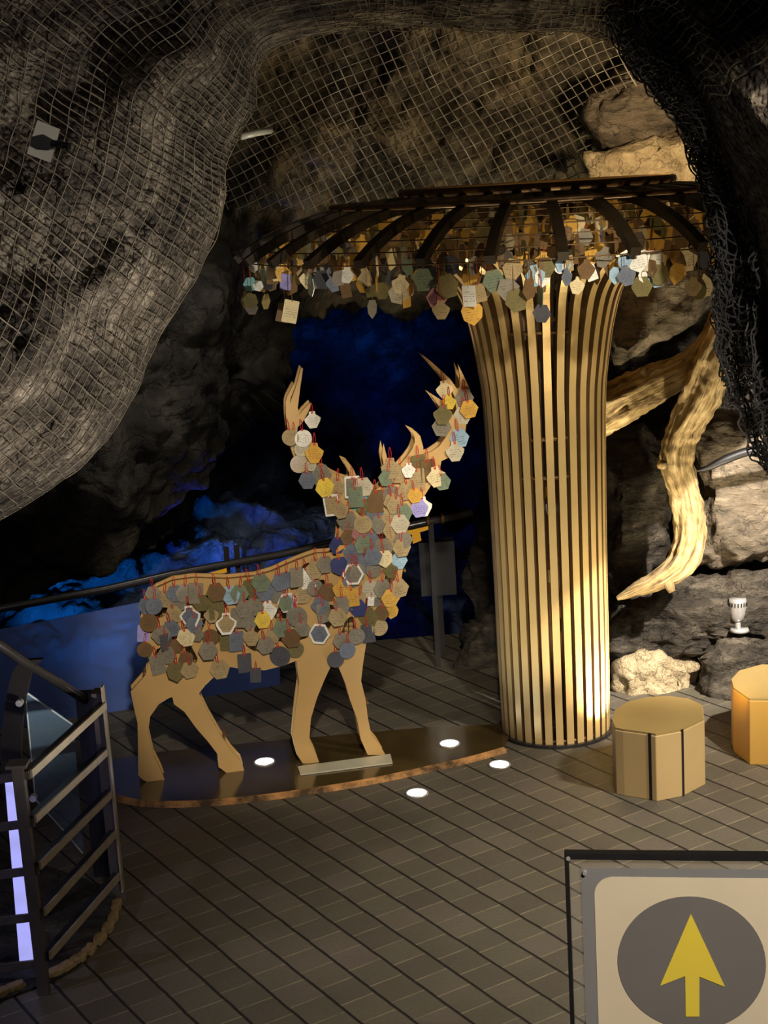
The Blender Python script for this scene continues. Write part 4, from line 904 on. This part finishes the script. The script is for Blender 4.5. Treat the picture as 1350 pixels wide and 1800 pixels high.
# ------------------------------------------------------------------ left fence
fe = empty('metal_fence', fl(75, 1750), 'low grey metal fence with five flat bars at the lower left', 'fence')
pa = fl(78, 1746); pb = fl(205, 1566)
def post(px_top, foot, w, d, mat, cap=None):
    z = topz(*px_top, foot); bm = bmesh.new(); box(bm, (foot.x, foot.y, z/2), (w, d, z)); o = setw(link('post', bm, M[mat]), fe)
    if cap: bm = bmesh.new(); box(bm, (foot.x, foot.y, z+.006), (cap, cap, .014)); setw(link('cap', bm, M[mat]), fe)
    return z
zA = post((38, 1345), pa, .046, .046, 'steel_grey', .085)
bmp = None
zB = topz(185, 1205, pb)
bm = bmesh.new(); box(bm, (pb.x, pb.y+.05, zB/2-.02), (.05, .09, zB-.04)); setw(link('post', bm, M['steel_grey']), fe)
bm = bmesh.new(); box(bm, (pb.x+.032, pb.y, zB/2), (.008, .05, zB)); o = setw(link('end_strip', bm, M['steel_lit_edge']), fe)
rails = [((55, 1360), (186, 1240)), ((62, 1440), (190, 1320)), ((70, 1522), (198, 1394)), ((78, 1604), (204, 1465)), ((88, 1680), (210, 1540))]
for (x1, y1), (x2, y2) in rails:
    a = at(x1, y1, pa.y-.0); b = at(x2, y2, pb.y-.01)
    d = (b-a).normalized(); s = d.cross(Vector((0, 0, 1))).normalized(); u = s.cross(d)
    bm = bmesh.new(); c = (a+b)/2; rot = Matrix((d, s, u)).transposed(); box(bm, c, ((b-a).length, .010, .034), rot); setw(link('rail', bm, M['steel_lit_edge']), fe)  # pale bar paints the lit edge of the rail
    bm = bmesh.new(); box(bm, c-s*.02*(1 if s.y > 0 else -1)*-1+Vector((0, 0, -.004)), ((b-a).length, .03, .040), rot); o = setw(link('rail', bm, M['steel_dark']), fe)  # dark bar paints the shaded underside of the rail
for y1 in (1368, 1452, 1535, 1616, 1698):
    a = at(-120, y1+18, pa.y+.1); b = at(52+(y1-1368)*.09, y1-6, pa.y); d = (b-a).normalized(); s = d.cross(Vector((0, 0, 1))).normalized(); u = s.cross(d)
    bm = bmesh.new(); box(bm, (a+b)/2, ((b-a).length, .012, .036), Matrix((d, s, u)).transposed()); setw(link('rail', bm, M['steel_grey']), fe)
# pale glass strip behind the left rails, its lit look painted as emission
M['strip'] = emis('lavender_glass_glow', (.42, .42, .95, 1), .75)
gs = empty('glass_strip', fl(40, 1730), 'narrow lavender glass strip with painted glow upright behind the left fence bars', 'light')  # a glass strip, not a lamp; its glow is painted as emission
bm = bmesh.new(); extrude_poly(bm, [at(x, y, pa.y+.25) for x, y in ((8, 1366), (36, 1360), (62, 1690), (36, 1712))], Vector((0, .012, 0))); setw(link('glow_pane', bm, M['strip']), gs)
# curved railing with round handrail and clear panel behind the fence
cr_ = empty('curved_railing', fl(190, 1556), 'dark curved railing with a sloping round handrail and clear glass at left', 'railing')
pc = fl(186, 1556); pc = Vector((pc.x-.03, pc.y+.12, 0)); zC = topz(160, 1215, pc)
bm = bmesh.new(); box(bm, (pc.x, pc.y, zC/2), (.085, .05, zC)); setw(link('post', bm, M['steel_dark']), cr_)
q = [at(x, y, Y) for x, y, Y in ((-150, 1050, 6.2), (0, 1134, 6.5), (45, 1165, 6.6), (100, 1198, 6.8), (152, 1232, pc.y))]
bm = bmesh.new(); tube(bm, q, .022, 14); setw(link('handrail', bm, M['steel_dark'], smooth=True), cr_)
cpts = catmull([(58, 1160), (40, 1180), (28, 1230), (20, 1300), (22, 1380), (38, 1500), (62, 1640)], 5)
bm = bmesh.new(); P = [at(x, y, 6.62) for x, y in cpts]
for i in range(len(P)-1):
    a, b = P[i], P[i+1]
    vs = [bm.verts.new(v) for v in (a+Vector((-.045, 0, 0)), a+Vector((.045, 0, 0)), b+Vector((.045, 0, 0)), b+Vector((-.045, 0, 0)))]; v2 = [bm.verts.new(v.co+Vector((0, .03, 0))) for v in vs]
    bm.faces.new(vs); bm.faces.new(v2[::-1]); bm.faces.new((vs[0], vs[3], v2[3], v2[0])); bm.faces.new((vs[1], v2[1], v2[2], vs[2]))
bmesh.ops.remove_doubles(bm, verts=bm.verts, dist=.0004)
setw(link('post', bm, M['steel_dark']), cr_)
bm = bmesh.new(); extrude_poly(bm, [at(x, y, Y) for x, y, Y in ((44, 1216, 6.66), (126, 1273, 6.86), (145, 1500, 6.9), (112, 1460, 6.85), (62, 1405, 6.7))], Vector((.006, .008, 0)))
g = setw(link('glass_panel', bm, M['glass_clear']), cr_)
bm = bmesh.new(); tube(bm, [at(44, 1216, 6.65), at(126, 1273, 6.85)], .004, 6)
tube(bm, [at(44, 1216, 6.65), at(62, 1405, 6.69)], .004, 6); tube(bm, [at(62, 1405, 6.69), at(112, 1460, 6.84), at(145, 1500, 6.89)], .004, 6); e_ = setw(link('glass_edge', bm, M['glass_edge']), cr_)
for x, y in ((36, 1233), (60, 1400)):
    c = at(x, y, 6.6); bm = bmesh.new(); cyl(bm, c, c+Vector((0, -.03, 0)), .016, .016, 16); setw(link('clamp', bm, M['silver']), cr_)
# rocky bed and edging stones inside the fence
bm = bmesh.new()
def bed(u, v):
    a = fl(-200+ (60+360*v)*u*1.0, 1740-200*v); return Vector((a.x, a.y, .015))
poly = [fl(x, y, .012) for x, y in ((-160, 1790), (0, 1757), (60, 1735), (95, 1722), (130, 1702), (165, 1672), (192, 1640), (206, 1605), (203, 1575), (150, 1545), (-40, 1480), (-300, 1560))]
extrude_poly(bm, poly, Vector((0, 0, -.010))); struct(link('trim_4', bm, M['rock_dark']))
ed = [(-20, 1768), (5, 1752), (28, 1742), (98, 1716), (118, 1706), (138, 1692), (158, 1676), (176, 1657), (190, 1638), (200, 1618), (205, 1597)]
labs = ['at the lower left corner of the picture', 'left of the near fence post at the very corner', 'just left of the near fence post', 'just right of the near fence post foot', 'second to the right of the near fence post', 'third to the right of the near fence post', 'in the middle of the curved kerb', 'past the middle of the curved kerb', 'where the curved kerb turns back', 'second from the end of the curved kerb', 'last of the curved kerb, near the far fence post']
for i, (x, y) in enumerate(ed):
    p = fl(x, y); bm = bmesh.new(); bmesh.ops.create_icosphere(bm, subdivisions=3, radius=1)
    nx = ed[min(i+1, len(ed)-1)]; pv = ed[max(i-1, 0)]; d = fl(*nx)-fl(*pv); an = math.atan2(d.y, d.x)
    for v in bm.verts:
        c = v.co; c = Vector([math.copysign(abs(q)**.6, q) for q in c]); v.co = Vector((c.x*.042, c.y*.024, c.z*.022))*(1+.25*noise.noise(c*1.6+Vector((i, 0, 0))))
    o = link('edging_stone', bm, M['stone_edge'], None, True, (p.x, p.y, .018)); o.rotation_euler = (0, 0, an); tag(o, 'small tan edging stone '+labs[i], 'stone', 'edging stones')
spot('kerb_light', (-.6, 4.6, 1.9), (-1.35, 6.2, 0), 8, WARM, 40, .9, .05)

# ------------------------------------------------------------------ arrow sign in the right foreground
SA = math.radians(-9.0); SO = at(992, 1497, 4.15); SD = Vector((math.cos(SA), math.sin(SA), 0)); SN = Vector((SD.y, -SD.x, 0))
sg = empty('arrow_sign', (SO.x, SO.y, 0), 'framed clear sign board with a yellow up arrow on a grey disc, lower right', 'sign', rz=SA)
def sgp(x, y):   # local (s, z) on the sign plane
    q = onplane(x, y, SO, SN)-SO; return q.dot(SD), q.z+SO.z
def sobj(name, bm, mat, label=None):
    o = link(name, bm, M[mat], sg)
    if label: o['label'] = label
    return o
def sbox(name, x0, x1, z0, z1, y0, th, mat, label=None):
    bm = bmesh.new(); box(bm, ((x0+x1)/2, y0, (z0+z1)/2), (x1-x0, th, z1-z0)); return sobj(name, bm, mat, label)
zt = SO.z; xl = 0.0; xr = .98; zb = zt-.76
sbox('frame_bar', xl, xr, zt-.018, zt, 0, .03, 'black'); sbox('frame_bar', xl, xl+.012, 0.03, zt-.018, 0, .03, 'black'); sbox('frame_bar', xr-.012, xr, 0.03, zt-.018, 0, .03, 'black'); sbox('frame_bar', xl+.012, xr-.012, zb, zb+.018, 0, .03, 'black')
sbox('foot', xl-.02, xl+.04, 0, .03, 0, .40, 'black'); sbox('foot', xr-.04, xr+.02, 0, .03, 0, .40, 'black')
sbox('acrylic_sheet', xl+.014, xr-.014, zb+.02, zt-.02, 0, .006, 'acrylic')
M['sign_grey'] = simple('sign_grey_print', srgb(128, 127, 126), .35, 0, .03, 6, 0); M['sign_cream'] = simple('sign_cream_print', srgb(214, 200, 172), .35, 0, .03, 4, 0)
M['sign_disc'] = simple('sign_disc_print', srgb(112, 108, 104), .35, 0, .03, 6, 0); M['sign_yellow'] = simple('sign_yellow_print', srgb(224, 200, 70), .35, 0, .03, 6, 0)
gx, gz = sgp(1021, 1524); sbox('grey_border', gx, xr-.05, zb+.05, gz, -.005, .003, 'sign_grey', 'grey printed border')
x0, z1 = sgp(1044, 1539); x1, z0 = xr-.085, zb+.085; rc = .055
rr_ = []
for (cx_, cz_, a0) in ((x0+rc, z1-rc, 90), (x0+rc, z0+rc, 180), (x1-rc, z0+rc, 270), (x1-rc, z1-rc, 0)):
    for k in range(9):
        a = math.radians(a0+90*k/8); rr_.append(Vector((cx_+rc*math.cos(a), -.0085, cz_+rc*math.sin(a))))
bm = bmesh.new(); extrude_poly(bm, rr_, Vector((0, .0015, 0))); sobj('cream_panel', bm, 'sign_cream')
cl_, cr2 = sgp(1086, 1700)[0], sgp(1346, 1700)[0]; rad = (cr2-cl_)/2; ccx = (cl_+cr2)/2; cz = sgp(1216, 1573)[1]-rad
bm = bmesh.new(); extrude_poly(bm, [Vector((ccx+rad*math.cos(2*PI*k/64), -.0105, cz+rad*math.sin(2*PI*k/64))) for k in range(64)], Vector((0, .0015, 0))); sobj('grey_disc', bm, 'sign_disc')
bm = bmesh.new(); extrude_poly(bm, [Vector((sgp(x, y)[0], -.0125, sgp(x, y)[1])) for x, y in ((1214, 1603), (1274, 1731), (1229, 1713), (1229, 1783), (1205, 1783), (1204, 1712), (1160, 1729))], Vector((0, .0015, 0))); sobj('arrow', bm, 'sign_yellow')
for x, y in ((999, 1505), (1028, 1531)):
    c = sgp(x, y); bm = bmesh.new(); cyl(bm, (c[0], -.008, c[1]), (c[0], -.018, c[1]), .007, .006, 16); sobj('screw', bm, 'silver')

# ------------------------------------------------------------------ unique labels for the tags
from collections import defaultdict
grp = defaultdict(list)
for t_ in TAGS: grp[(t_[1], t_[2])].append(t_)
ordn = ['', 'second', 'third', 'fourth', 'fifth', 'sixth', 'seventh', 'eighth', 'ninth', 'tenth', 'eleventh', 'twelfth']
for (desc, reg), L in grp.items():
    if len(L) == 1: L[0][0]['label'] = desc+' '+reg; continue
    sx = max(t_[3] for t_ in L)-min(t_[3] for t_ in L); sy = max(t_[4] for t_ in L)-min(t_[4] for t_ in L)
    hz = sx >= sy; L.sort(key=lambda t_: t_[3] if hz else t_[4])
    for i, t_ in enumerate(L):
        if i == 0: q = 'leftmost' if hz else 'topmost'
        elif i == len(L)-1: q = 'rightmost' if hz else 'lowest'
        else: q = ordn[i]+(' from left' if hz else ' from top')
        t_[0]['label'] = q+' '+desc+' '+reg
for t_ in TAGS:
    if len(t_[0]['label'].split()) > 16: t_[0]['label'] = t_[0]['label'].replace('message ', '').replace('the lower part of ', 'lower ')
